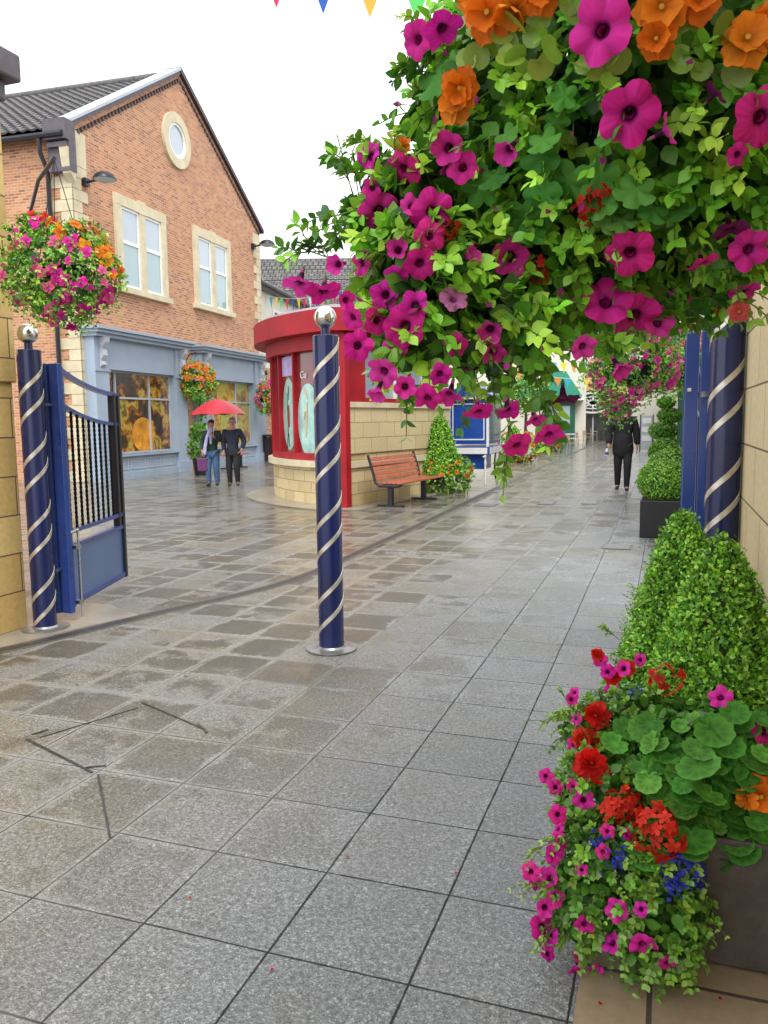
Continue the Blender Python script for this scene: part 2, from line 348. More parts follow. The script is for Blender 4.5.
        if bevel:
            bv = o.modifiers.new('bevel', 'BEVEL'); bv.width = bevel; bv.segments = 2; bv.limit_method = 'ANGLE'; bv.angle_limit = rad(40)
        return o
FR = {}
def thing(name, label, cat, loc=(0, 0, 0), rz=0.0, group=None):
    o = bpy.data.objects.new(name, None); COL.objects.link(o); o.location = loc; o.rotation_euler.z = rz
    o.empty_display_size = 0.2
    o['label'] = label; o['category'] = cat
    if group: o['group'] = group
    FR[o.name] = frame(loc, rz)
    return o
def tag(o, label, cat, group=None):
    o['label'] = label; o['category'] = cat
    if group: o['group'] = group
    return o
def struct(o, kind='structure'): o['kind'] = kind; return o
def copy_thing(o, loc, rz=None, label=None, parent=None):
    r = o.copy(); COL.objects.link(r)
    if parent is None:
        r.location = loc
        if rz is not None: r.rotation_euler.z = rz
    else: r.parent = parent
    if label: r['label'] = label
    for ch in o.children: copy_thing(ch, None, parent=r)
    return r

def text_part(name, s, size, matl, parent, loc, rot, depth=0.004):
    cu = bpy.data.curves.new(name, 'FONT'); cu.body = s; cu.size = size; cu.extrude = depth
    t = bpy.data.objects.new(name, cu); COL.objects.link(t)
    bpy.context.view_layer.update()
    me = bpy.data.meshes.new_from_object(t.evaluated_get(bpy.context.evaluated_depsgraph_get()))
    bpy.data.objects.remove(t); me.materials.clear(); me.materials.append(matl)
    o = bpy.data.objects.new(name, me); COL.objects.link(o); o.parent = parent; o.location = loc; o.rotation_euler = rot
    return o

# ---------------------------------------------------------------- foliage
def nrm(a): return a/np.maximum(np.linalg.norm(a, axis=-1, keepdims=True), 1e-9)
def T_oval(w=0.3, n=4, fold=0.25, droop=0.25):
    v = []; f = []
    for i in range(n+1):
        t = i/n; hw = w*math.sin(PI*min(1, t**0.85*0.98+0.01))
        for k in (-1, 0, 1): v.append((t, k*hw, abs(k)*hw*fold-droop*t*t))
    for i in range(n):
        for k in (0, 1): a = i*3+k; f.append((a, a+3, a+4, a+1))
    return np.array(v), f
def T_small():
    return np.array([(0, 0, 0), (0.5, 0.28, 0.09), (1, 0, -0.06), (0.5, -0.28, 0.09)]), [(0, 2, 1), (0, 3, 2)]
def T_round(lob=9, amp=0.06, n=27, cup=0.18):
    v = [(0.38, 0, -0.06)]; f = []
    for ring, rr in ((0, 0.5), (1, 1.0)):
        for k in range(n):
            t = 2*PI*k/n-PI
            R = 0.5*rr*(1+(amp*math.cos(lob*t) if ring else 0))*(1-0.42*math.exp(-((abs(t)-PI)/0.22)**2))
            v.append((0.5+R*math.cos(t)*0.98-0.0, R*math.sin(t)*1.08, cup*rr*rr*0.5-0.04+(0.035*math.cos(lob*t+0.6) if ring else 0)))
    for k in range(n):
        k2 = (k+1) % n; f.append((0, 1+k, 1+k2)); f.append((1+k, 1+n+k, 1+n+k2, 1+k2))
    return np.array(v), f
def T_ivy(n=30):
    v = [(0.4, 0, 0)]; f = []
    for ring, rr in ((0, 0.5), (1, 1.0)):
        for k in range(n):
            t = 2*PI*k/n-PI; R = 0.55*rr*(0.62+0.38*abs(math.cos(2.5*t))**0.8)
            v.append((0.5+R*math.cos(t), R*math.sin(t), 0.06*rr*math.cos(5*t)-0.05*rr))
    for k in range(n):
        k2 = (k+1) % n; f.append((0, 1+k, 1+k2)); f.append((1+k, 1+n+k, 1+n+k2, 1+k2))
    return np.array(v), f
LEAF = {'oval': T_oval(), 'ovalw': T_oval(0.38, 4, 0.15, 0.15), 'small': T_small(), 'mid': T_oval(0.34, 2, 0.3, 0.2), 'round': T_round(), 'ivy': T_ivy(), 'plainround': T_round(1, 0.0, 12, 0.1)}

class Cloud:
    """collects many oriented copies of a template, joined into one mesh"""
    def __init__(s): s.V = []; s.L = []; s.S = []; s.C = []; s.n = 0
    def add(s, tpl, P, T, N, size, tint, vt=None):
        tv, tf = tpl; K = len(P)
        if K == 0: return
        T = nrm(np.asarray(T, float)); N = np.asarray(N, float); B = nrm(np.cross(N, T)); N = np.cross(T, B)
        size = np.broadcast_to(np.asarray(size, float), (K,))[:, None, None]
        W = (tv[None, :, 0:1]*T[:, None]+tv[None, :, 1:2]*B[:, None]+tv[None, :, 2:3]*N[:, None])*size+np.asarray(P)[:, None]
        s.V.append(W.reshape(-1, 3))
        c = np.broadcast_to(np.asarray(tint, float)[:, None] if np.ndim(tint) == 2 else np.asarray(tint, float)[None, None], (K, len(tv), 3))
        if vt is not None: c = c*0+vt[None] if vt.ndim == 2 and vt.shape[1] == 3 else c*vt[None, :, None]
        s.C.append(c.reshape(-1, 3))
        fl = np.concatenate([np.array(f) for f in tf]); fs = np.array([len(f) for f in tf])
        s.L.append((fl[None]+(np.arange(K)*len(tv))[:, None]+s.n).reshape(-1)); s.S.append(np.tile(fs, K))
        s.n += K*len(tv)
    def tubes(s, A, Bp, r, tint):
        for a, b in zip(A, Bp):
            d = nrm(b-a); x = nrm(np.cross(d, [0.3, 0.5, 0.8])); y = np.cross(d, x)
            ring = [a+r*x, a+r*(-0.5*x+0.87*y), a+r*(-0.5*x-0.87*y)]; ring2 = [p-a+b for p in ring]
            s.V.append(np.array(ring+ring2)); s.C.append(np.tile(tint, (6, 1)))
            s.L.append(np.array([0, 1, 4, 3, 1, 2, 5, 4, 2, 0, 3, 5])+s.n); s.S.append(np.array([4, 4, 4])); s.n += 6
    def build(s, name, mat, parent=None, smooth=True, origin=None):
        V = np.concatenate(s.V); L = np.concatenate(s.L); S = np.concatenate(s.S); Cc = np.concatenate(s.C)
        if parent is not None and origin is None:
            inv = np.array(FR[parent.name].inverted()); V = V@inv[:3, :3].T+inv[:3, 3]
        if origin is not None: V = V-np.asarray(origin)
        me = bpy.data.meshes.new(name); me.vertices.add(len(V)); me.vertices.foreach_set('co', V.astype(np.float32).ravel())
        me.loops.add(len(L)); me.loops.foreach_set('vertex_index', L.astype(np.int32))
        me.polygons.add(len(S)); st = np.concatenate([[0], np.cumsum(S)[:-1]]); me.polygons.foreach_set('loop_start', st.astype(np.int32))
        try: me.polygons.foreach_set('loop_total', S.astype(np.int32))
        except Exception: pass
        me.update(calc_edges=True); me.validate()
        ca = me.attributes.new('tint', 'FLOAT_COLOR', 'POINT'); ca.data.foreach_set('color', np.concatenate([Cc, np.ones((len(Cc), 1))], 1).astype(np.float32).ravel())
        if smooth: me.polygons.foreach_set('use_smooth', np.ones(len(S), bool))
        me.materials.append(mat)
        o = bpy.data.objects.new(name, me); COL.objects.link(o)
        if parent is not None: o.parent = parent
        return o
def rdir(n):
    return nrm(RNG.normal(size=(n, 3)))
GREENS = np.array([(0.09, 0.26, 0.025), (0.15, 0.38, 0.03), (0.23, 0.48, 0.04), (0.05, 0.17, 0.025), (0.32, 0.55, 0.06)])
def gtint(n, pal=GREENS, jit=0.18):
    c = pal[RNG.integers(0, len(pal), n)]; return c*(1+RNG.normal(0, jit, (n, 1)))*(1+RNG.normal(0, 0.06, (n, 3)))

# flowers as templates: verts, faces, per-vertex colour (unit diameter, facing +Z)
def F_petunia(col, throat=(0.03, 0.0, 0.03), n=40, seed=0, cup=0.0, fold=0.0):
    r = random.Random(seed); ph = r.random()*6; fa = r.random()*6; lob = [r.uniform(0.85, 1.1) for _ in range(5)]
    rings = [(0.03, -0.42), (0.07, -0.34), (0.10, -0.14), (0.17, -0.03), (0.27, 0.0), (0.40, 0.0), (0.49, -0.02)]
    v = []; c = []; f = []
    col = np.array(col); throat = np.array(throat)
    for i, (rr, z) in enumerate(rings):
        e = i/(len(rings)-1)
        for k in range(n):
            t = 2*PI*k/n
            R = rr*(1-cup*0.5*e)*(1+(lob[int(((t+ph/2.5)/(2*PI)*5)) % 5]-1)*e*0.0)*(1+(0.2*abs(math.cos(2.5*t+ph))**0.8-0.1)*e*1.3); ruf = 0.035*math.sin(5*t+ph)*e*e+0.02*math.sin(13*t+ph*2)*e**3
            fo = -0.05*e*(1-abs(math.cos(2.5*t+ph)))+cup*0.45*e*e-fold*0.5*e*e*max(0, math.cos(t-fa))**1.5+0.05*e*math.sin(2*t+fa)
            v.append((R*math.cos(t), R*math.sin(t), z+ruf*1.3+fo))
            vein = (0.72+0.28*abs(math.cos(2.5*t+ph)))*(0.9+0.1*math.cos(20*t+ph))
            if i <= 2: cc = throat
            elif i == 3: cc = throat*0.15+col*0.7
            else: cc = col*vein*(0.9+0.18*e)
            c.append(cc)
    for i in range(len(rings)-1):
        for k in range(n): k2 = (k+1) % n; f.append((i*n+k, i*n+k2, (i+1)*n+k2, (i+1)*n+k))
    o = len(v); g = np.array((0.1, 0.2, 0.03))
    for rr, z, cc in ((0.085, -0.12, col*0.7), (0.055, -0.42, col*0.55), (0.06, -0.5, g), (0.02, -0.62, g)):   # outer tube and calyx
        for k in range(8): t = 2*PI*k/8; v.append((rr*math.cos(t), rr*math.sin(t), z)); c.append(cc)
    for i in range(3):
        for k in range(8): k2 = (k+1) % 8; f.append((o+i*8+k2, o+i*8+k, o+(i+1)*8+k, o+(i+1)*8+k2))
    return np.array(v), f, np.array(c)
def F_petals(col, layers=1, np_=5, seed=0, eye=(0.6, 0.45, 0.05), w=0.26, res=6, nk=1):
    r = random.Random(seed); v = []; f = []; c = []; col = np.array(col)
    for L in range(layers):
        sc = 1-0.27*L
        for p in range(np_):
            lift = 0.10*L+0.05+r.uniform(-0.04, 0.06)
            t0 = 2*PI*(p+0.5*L)/np_+r.uniform(-0.15, 0.15); rl = 0.5*sc*r.uniform(0.86, 1.06); o = len(v)
            cb = col*r.uniform(0.8, 1.15); ph = r.random()*6; W_ = 2*nk+1
            for i in range(res):
                a = i/(res-1)
                for k in range(-nk, nk+1):
                    e = k/nk; tip = 1-0.13*e*e*a                     # rounded outer edge
                    ww = w*sc*(0.22+0.78*math.sin(PI*0.5*min(1.0, a*1.35)))*(1 if a < 0.75 else math.sqrt(max(0.02, 1-((a-0.75)/0.27)**2)))
                    x = a*rl*tip; y = e*ww
                    z = lift*a+0.10*L*a+0.05*e*e*(1-0.2*L)+0.012*math.sin(4*e+ph)*a+0.02*math.sin(7*a+ph)*a+(-0.12*a*a if L == 0 else 0.05*a)+0.04*L
                    v.append((x*math.cos(t0)-y*math.sin(t0), x*math.sin(t0)+y*math.cos(t0), z)); c.append(cb*(0.72+0.35*a)*(1-0.1*(abs(e) < 0.01)))
            for i in range(res-1):
                for k in range(2*nk): q = o+i*W_+k; f.append((q, q+W_, q+W_+1, q+1))
    o = len(v)
    for k in range(6): t = 2*PI*k/6; v.append((0.05*math.cos(t), 0.05*math.sin(t), 0.05+0.12*layers*0.6)); c.append(eye)
    f.append(tuple(range(o, o+6)))
    return np.array(v), f, np.array(c)
def F_cluster(col, n=48, seed=0, petals=5, fs=0.27):
    rs = np.random.RandomState(seed); sub = F_petals(col, 1, petals, seed, eye=(0.5, 0.1, 0.03), w=0.16, res=5)
    V = []; Fc = []; Cc = []; o = 0
    for i in range(n):
        z = 1-1.5*(i+0.5)/n; t = 2.4*i; N = np.array([math.sqrt(max(0, 1-z*z))*math.cos(t), math.sqrt(max(0, 1-z*z))*math.sin(t), z])+rs.normal(0, 0.12, 3); N /= np.linalg.norm(N); NN = N+rs.normal(0, 0.38, 3); NN /= np.linalg.norm(NN)
        a = np.cross(NN, rs.normal(size=3)); a /= np.linalg.norm(a); b = np.cross(NN, a)
        P = N*0.36*rs.uniform(0.75, 1.18)*np.array([1.15, 1.15, 0.8])
        V.append(P+fs*(sub[0][:, 0:1]*a+sub[0][:, 1:2]*b+sub[0][:, 2:3]*NN*0.5)); Fc += [tuple(q+o for q in ff) for ff in sub[1]]; Cc.append(sub[2]*rs.uniform(0.6, 1.2)); o += len(sub[0])
    return np.concatenate(V), Fc, np.concatenate(Cc)
def F_low(col, seed=0):
    return F_petals(col, 1, 5, seed, eye=tuple(np.array(col)*0.3), w=0.24, res=3)
FM = {}
def flower_mesh(key, tpl):
    cl = Cloud(); cl.add((tpl[0], tpl[1]), np.zeros((1, 3)), [[1, 0, 0]], [[0, 0, 1]], 1.0, np.array([[1., 1, 1]]), vt=tpl[2])
    o = cl.build(key, MT['petal']); me = o.data; bpy.data.objects.remove(o); FM[key] = me; return me
MAG = (0.90, 0.03, 0.44); PNK = (0.72, 0.03, 0.28); ORA = (0.85, 0.20, 0.01); RED = (0.72, 0.018, 0.012)
for i in range(4): flower_mesh('petunia%d' % i, F_petunia([MAG, (0.86, 0.02, 0.38), (0.92, 0.06, 0.50), (0.90, 0.025, 0.34)][i], seed=i*3, fold=(0, 0.3, 0.1, 0.4)[i], cup=(0, 0.1, 0.2, 0)[i]))
for i, (cu_, fo_) in enumerate(((0.45, 0.2), (0.1, 0.8), (0.25, 0.5), (0.7, 0.0))): flower_mesh('petunia%d' % (4+i), F_petunia([(0.92, 0.04, 0.46), (0.84, 0.02, 0.38), (0.80, 0.02, 0.45), (0.88, 0.06, 0.5)][i], seed=20+i*7, cup=cu_, fold=fo_))
flower_mesh('petuniapale', F_petunia((0.72, 0.22, 0.55), throat=(0.3, 0.05, 0.3), seed=9))
flower_mesh('petuniadark', F_petunia((0.20, 0.01, 0.14), throat=(0.05, 0, 0.03), seed=5))
for i in range(2): flower_mesh('begonia%d' % i, F_petals([ORA, (0.88, 0.28, 0.02)][i], 2, 5, seed=i+3, w=0.24, res=9, nk=3))
for i in range(2): flower_mesh('redbegonia%d' % i, F_petals([RED, (0.80, 0.05, 0.02)][i], 3, 7, seed=i+13, eye=(0.7, 0.1, 0.02), w=0.19, res=8, nk=3))
flower_mesh('geranium0', F_cluster((0.85, 0.04, 0.02), 48, 1)); flower_mesh('geranium1', F_cluster((0.82, 0.035, 0.02), 16, 2, fs=0.36))
flower_mesh('fuchsia0', F_petals((0.80, 0.13, 0.12), 2, 5, seed=21, w=0.2))
for k, c in (('lowmag', (0.85, 0.03, 0.42)), ('lowpink', (0.90, 0.14, 0.36)), ('lowora', ORA), ('lowyel', (0.85, 0.38, 0.02)), ('lowred', RED), ('lowsalmon', (0.8, 0.16, 0.14))): flower_mesh(k, F_low(c, 4))
def put_flower(key, name, P, face, size, parent, seed=None):
    o = bpy.data.objects.new(name, FM[key]); COL.objects.link(o); o.parent = parent
    z = Vector(face).normalized(); q = z.to_track_quat('Z', 'Y').to_matrix().to_4x4()
    Mx = Matrix.Translation(Vector(P)) @ q @ Matrix.Rotation(random.random()*6.28, 4, 'Z') @ Matrix.Diagonal((size, size, size, 1))
    o.matrix_local = FR[parent.name].inverted() @ Mx
    return o

def shell_points(blobs, n, jitter=0.06, inside=0.85):
    """points on the outside of a union of spheres (x,y,z,r)"""
    B = np.array(blobs, float); w = B[:, 3]**2; P = []; N = []; got = 0
    while got < n:
        k = RNG.choice(len(B), size=n, p=w/w.sum()); d = rdir(n)
        p = B[k, :3]+d*B[k, 3:4]*(1+np.clip(RNG.normal(0, jitter, (n, 1)), -3*jitter, 1.6*jitter))
        dd = np.linalg.norm(p[:, None]-B[None, :, :3], axis=2)/B[None, :, 3]; dd[np.arange(n), k] = 9
        ok = (dd > inside).all(1)
        P.append(p[ok]); N.append(d[ok]); got += ok.sum()
    return np.concatenate(P)[:n], np.concatenate(N)[:n]
def sprigs(cl, P, N, length, nl, ls, pal=GREENS, tpl='oval', droop=0.5, spread=0.8, stem=0.0014, floor=None, stemcol=(0.15, 0.27, 0.05)):
    """leafy shoots growing outward from P"""
    K = len(P); ln = length*RNG.uniform(0.5, 1.35, (K, 1)); g = nrm(N+rdir(K)*0.55+np.array([0, 0, 0.15]))
    base = gtint(K, pal, 0.15); prev = P
    for i in range(nl):
        t = (i+0.7)/nl
        q = P+g*ln*t+np.array([0, 0, -1.0])*droop*ln*t*t
        if floor is not None: q[:, 2] = np.maximum(q[:, 2], floor+0.004)
        ax = nrm(q-prev+1e-6); side = nrm(np.cross(ax, rdir(K))); T = nrm(side*spread+ax*(0.35+0.6*t)); Nn = nrm(np.cross(T, np.cross(ax*0.6+np.array([0, 0, 0.8])+g*0.5, T))+rdir(K)*0.15)
        s = ls*RNG.uniform(0.6, 1.2, K)*(1.1-0.45*t)
        cl.add(LEAF[tpl], q, T, Nn, s, base*(0.85+0.45*t)*RNG.uniform(0.85, 1.15, (K, 1)))
        if i % 1 == 0: cl.add(LEAF[tpl], q, nrm(-side*spread+ax*(0.35+0.6*t)), Nn, s*0.95, base*(0.85+0.45*t)*RNG.uniform(0.85, 1.15, (K, 1)))
        if stem: cl.tubes(prev, q, stem, np.array(stemcol))
        prev = q

# ================================================================ SETTING
g = MB().poly([(-300, -60, 0), (300, -60, 0), (300, 500, 0), (-300, 500, 0)]).build('ground', MT['ground']); struct(g)
# slot drain following the lane's west side and sweeping to the left pole
dr = [(-4.95, 3.55), (-4.41, 4.3), (-4.18, 5.09), (-3.98, 5.74), (-3.74, 6.34), (-3.54, 7.0), (-3.47, 7.93), (-3.5, 9.57), (-3.5, 11.61), (-3.6, 15.5), (-3.8, 25.0), (-4.2, 60)]
def strip(pts, w, z, uvs=False):
    mb = MB(); L = []; R = []
    for i, p in enumerate(pts):
        a = np.array(pts[max(i-1, 0)]); b_ = np.array(pts[min(i+1, len(pts)-1)]); d = (b_-a)/np.linalg.norm(b_-a); n = np.array([-d[1], d[0]])
        L.append((p[0]+n[0]*w/2, p[1]+n[1]*w/2, z)); R.append((p[0]-n[0]*w/2, p[1]-n[1]*w/2, z))
    for i in range(len(pts)-1): mb.poly([R[i], R[i+1], L[i+1], L[i]])
    return mb
def smooth_path(p, it=2):
    p = [np.array(q, float) for q in p]
    for _ in range(it):
        q = [p[0]]
        for a, b_ in zip(p[:-1], p[1:]): q += [a*0.75+b_*0.25, a*0.25+b_*0.75]
        p = q+[p[-1]]
    return p
d_ = smooth_path(dr)
struct(strip(d_, 0.15, 0.004).build('drain_channel', MT['cover']))
struct(strip(d_, 0.085, 0.008).build('drain_slot', MT['drain']))
struct(MB().prism([(-6.2, 2.2), (-5.0, 3.2), (-4.51, 4.3), (-4.28, 5.09), (-4.12, 5.5), (-4.6, 5.75), (-6.2, 5.75)], -0.02, 0.005).build('gate_threshold', MT['concrete']))
struct(MB().poly([(-0.19, -2, 0.004), (0.5, -2, 0.004), (0.5, 4.2, 0.004), (-0.19, 4.2, 0.004)]).build('planter_verge', MT['pave_tan']))
# recessed inspection cover with a loose steel edge
cvp = [gnd(27, 740), gnd(92, 773), gnd(205, 730), gnd(142, 703)]
ic = thing('inspection_cover', 'paved inspection cover with thin broken metal edge set askew in the slabs', 'inspection cover', (cvp[0][0], cvp[0][1], 0))
for a, b_, w in ((0, 1, 0.011), (3, 2, 0.006)):
    MB().obox((*cvp[a][:2], 0.004), (*cvp[b_][:2], 0.003), w, 0.007).build('metal_edge', MT['drain'], ic, world=True)
MB().obox((*gnd(98, 775)[:2], 0.003), (*gnd(110, 838)[:2], 0.002), 0.009, 0.003).build('joint', MT['drain'], ic, world=True)
MB().obox((*gnd(40, 738)[:2], 0.003), (*gnd(138, 708)[:2], 0.002), 0.006, 0.003).build('joint', MT['drain'], ic, world=True)
for a, b_ in ((gnd(198, 724), gnd(207, 733)), (gnd(86, 768), gnd(106, 766)), (gnd(32, 735), gnd(48, 730))):
    MB().obox((*a[:2], 0.003), (*b_[:2], 0.003), 0.012, 0.004).build('rubble', MT['drain'], ic, world=True)
# small covers further up the lane
for i, (px, py, w, h, lb) in enumerate(((486, 505, 0.4, 0.5, 'flat utility cover in the lane just in front of the blue cart'), (590, 503, 0.3, 0.5, 'small steel utility cover beside the walking man'), (547, 503, 0.3, 0.6, 'small steel utility cover in the middle of the lane'), (617, 547, 0.35, 0.4, 'tan edged utility cover by the black planter'))):
    p = gnd(px, py); t = thing('utility_cover', lb, 'cover', (p[0], p[1], 0), 0, 'utility covers along the lane')
    MB().box(-w/2, w/2, -h/2, h/2, 0.0005, 0.006).build('plate', MT['drain'], t)
    m_ = MB()
    m_.box(-w/2+0.03, w/2-0.03, -h/2+0.03, h/2-0.03, 0.002, 0.009); m_.build('inset', MT['cover'], t)
# fallen petals on the paving
for px, py in ((348, 858), (456, 874), (190, 899), (272, 971), (345, 640), (66, 610), (600, 1005), (720, 1000)):
    p = gnd(px, py)
    o = bpy.data.objects.new('fallen_petal', FM['lowred']); COL.objects.link(o); o.location = (p[0], p[1], 0.006); o.scale = (0.012, 0.016, 0.01); o.rotation_euler.z = random.random()*6
    tag(o, 'tiny red petal fallen on the wet paving', 'petal', 'fallen petals scattered on the paving')

# ================================================================ BRICK BUILDING (gable end)
P0 = (-15.03, 19.61, 0.0); RZ = math.atan2(9.53, -0.63)
bb = thing('brick_building', 'tall orange brick building with a stone-edged gable, oval window and pale blue shopfronts', 'building', P0, RZ)
U0_, U1_, AP, EZ, AZ = -1.6, 10.3, 4.25, 9.35, 12.95
MB().xprism([(U0_, 0), (U1_, 0), (U1_, EZ), (AP, AZ), (U0_, EZ)], 0, 0.4).build('gable_wall', MT['brick'], bb)
MB().box(U0_, U0_+0.4, 0.4, 15, 0, EZ-0.25).build('side_wall', MT['brick'], bb); MB().box(U1_-0.4, U1_, 0.4, 15, 0, EZ-0.2).build('side_wall', MT['brick'], bb)
def tiled_roof(name, x0, z0, x1, z1, y0, y1, parent, matl, cw=0.30, rh=0.33):
    """interlocking tiles: eave line x0,z0 up to ridge x1,z1, running from y0 to y1"""
    L = math.hypot(x1-x0, z1-z0); nr = int(L/rh); nc = int((y1-y0)/cw*6)
    dx, dz = (x1-x0)/L, (z1-z0)/L; nx, nz = -dz*(1 if x1 > x0 else -1), abs(dx)
    V = []; F = []; o = 0
    ys = np.linspace(y0, y1, nc+1); wv = 0.03*np.maximum(-0.35, np.sin(2*PI*ys/cw))
    for r in range(nr):
        for e, (s_, off) in enumerate(((r*L/nr-0.03, 0.055), ((r+1)*L/nr, 0.0), (r*L/nr-0.03, 0.0))):
            for y, w in zip(ys, wv): V.append((x0+dx*s_+nx*(off+w), y, z0+dz*s_+nz*(off+w)))
        for k in range(nc):
            a = o+k; F.append((a, a+1, a+nc+2, a+nc+1)); F.append((a, a+1, a+2*nc+3, a+2*nc+2))
        o += 3*(nc+1)
    me = MB(); me.v = V; me.f = F; me.m = [0]*len(F); me.uv = [None]*len(F)
    return me.build(name, matl, parent)
tiled_roof('roof_slope', U0_-0.35, EZ-0.15, AP, AZ-0.1, 0.45, 15, bb, MT['slategrey'])
MB().poly([(AP, 0.3, AZ-0.1), (U1_+0.3, 0.3, EZ-0.1), (U1_+0.3, 15, EZ-0.1), (AP, 15, AZ-0.1)]).build('roof_slope', MT['slategrey'], bb)
MB().poly([(AP, 0.3, AZ-0.22), (U0_-0.3, 0.3, EZ-0.27), (U0_-0.3, 15, EZ-0.27), (AP, 15, AZ-0.22)]).build('roof_underlay', MT['brownwood'], bb)
MB().tube([(AP, 0.3, AZ-0.03), (AP, 15, AZ-0.03)], 0.11, 10).build('ridge_tiles', MT['slategrey'], bb, smooth=True)
# coping along the left rake, dark verge down the right rake
def rake(mb, xa, za, xb, zb, y0, y1, t, off=0.0):
    mb.xprism([(xa, za+off), (xb, zb+off), (xb, zb+off+t), (xa, za+off+t)], y0, y1)
MB_ = MB(); rake(MB_, U0_-0.1, EZ+0.05, AP, AZ+0.05, -0.12, 0.45, 0.09); MB_.build('coping', MT['lead'], bb)
MB_ = MB(); rake(MB_, U0_-0.1, EZ-0.07, AP, AZ-0.07, -0.09, 0.0, 0.115); MB_.build('verge_board', MT['kneeler'], bb)
MB_ = MB(); MB_.xprism([(AP, AZ-0.02), (U1_+0.25, EZ-0.17), (U1_+0.25, EZ-0.02), (AP, AZ+0.16)], -0.12, 0.45); MB_.build('verge_board', MT['brownwood'], bb)
for (xa, za, xb, zb) in ((U0_+0.25, EZ-0.02, AP, AZ-0.17), (U1_, EZ-0.2, AP, AZ-0.17)):
    dn = MB(); dn.obox((xa, -0.012, za-0.045), (xb, -0.012, zb-0.045), 0.02, 0.05)
    for i in range(34):
        t = (i+0.5)/34; x = xa+(xb-xa)*t; z = za+(zb-za)*t; dn.box(x-0.045, x+0.045, -0.06, 0.0-0.002, z-0.12, z-0.03)
    o_ = dn.build('dentil_course', MT['brownwood'], bb)
kb = MB(); kb.box(U0_-0.42, U0_+0.02, -0.16, 0.5, EZ-0.45, EZ+0.06); kb.box(U0_-0.25, U0_+0.02, -0.16, 0.5, EZ-1.2, EZ-0.45); kb.box(U0_-0.35, U0_-0.0, -0.12, 0.45, EZ-0.62, EZ-0.5)
kb.build('kneeler', MT['kneeler'], bb)
MB().xprism([(U0_-0.22, EZ-1.25), (U0_-0.02, EZ-1.45), (U0_-0.02, EZ-0.62), (U0_-0.33, EZ-0.62), (U0_-0.3, EZ-0.85)], -0.14, 0.1).build('corbel', MT['quoin'], bb)
qb = MB(); qb2 = MB(); z = 0.0; k = 0
while z < EZ-1.0:
    L = 0.62 if k % 2 else 0.36; L2 = 0.36 if k % 2 else 0.62
    qb.box(U0_-0.025, U0_+L, -0.025, 0.0-0.002, z+0.005, z+0.29); qb.box(U0_-0.025, U0_-0.002, -0.025, L2, z+0.005, z+0.29)
    qb2.box(U1_-L, U1_+0.025, -0.025, 0.0-0.002, z+0.005, z+0.29)
    z += 0.3; k += 1
qb.box(U0_-0.025, U0_+0.62, -0.03, 0.0-0.002, z, EZ-0.05)
qb2.box(U1_-0.62, U1_+0.025, -0.03, 0.0-0.002, z, EZ-0.3)
qb.build('quoins', MT['quoin'], bb); qb2.build('quoins', MT['quoin'], bb)
MB().tube([(U0_-0.42, -0.1, EZ-0.33), (U0_-0.42, 15, EZ-0.33)], 0.085, 8).build('gutter', MT['blackmetal'], bb, smooth=True)
dp = MB(); dp.tube([(U0_-0.42, 0.62, EZ-0.4), (U0_-0.4, 0.62, EZ-0.75), (U0_-0.14, 0.62, EZ-1.15), (U0_-0.12, 0.62, 0)], 0.06, 8)
for zz in (1, 3, 5, 7): dp.box(U0_-0.2, U0_-0.03, 0.54, 0.7, zz, zz+0.06)
dp.build('downpipe', MT['blackmetal'], bb, smooth=True)
# double sash windows in stone surrounds
for (xa, xb, za, zb) in ((0.2, 2.95, 5.45, 8.15), (4.75, 7.5, 5.55, 8.25)):
    w = MB(); w.box(xa-0.12, xb+0.12, -0.16, -0.0, za-0.06, za+0.10)
    w.box(xa, xa+0.30, -0.09, -0.002, za+0.10, zb-0.30); w.box(xb-0.30, xb, -0.09, -0.002, za+0.10, zb-0.30)
    xm = (xa+xb)/2; w.box(xm-0.15, xm+0.15, -0.09, -0.002, za+0.10, zb-0.30)
    w.box(xa, xm-0.17, -0.095, -0.002, zb-0.30, zb); w.box(xm+0.17, xb, -0.095, -0.002, zb-0.30, zb); w.box(xm-0.17, xm+0.17, -0.11, -0.002, zb-0.32, zb+0.06)
    win = w.build('window', MT['quoin'], bb)
    fr = MB()
    for (a, b_) in ((xa+0.30, xm-0.15), (xm+0.15, xb-0.30)):
        fr.box(a, a+0.07, -0.05, -0.003, za+0.10, zb-0.30); fr.box(b_-0.07, b_, -0.05, -0.003, za+0.10, zb-0.30)
        fr.box(a+0.07, b_-0.07, -0.05, -0.003, za+0.10, za+0.19); fr.box(a+0.07, b_-0.07, -0.05, -0.003, zb-0.38, zb-0.30)
        zm = za+0.52*(zb-za); fr.box(a+0.07, b_-0.07, -0.055, -0.003, zm-0.05, zm+0.05)
        MB().box(a+0.07, b_-0.07, -0.022, -0.004, zm+0.05, zb-0.38).build('pane', MT['glass_sky'], win)
        MB().box(a+0.07, b_-0.07, -0.022, -0.004, za+0.19, zm-0.05).build('pane', MT['glass_teal'], win)
    fr.build('frame', MT['white'], win)
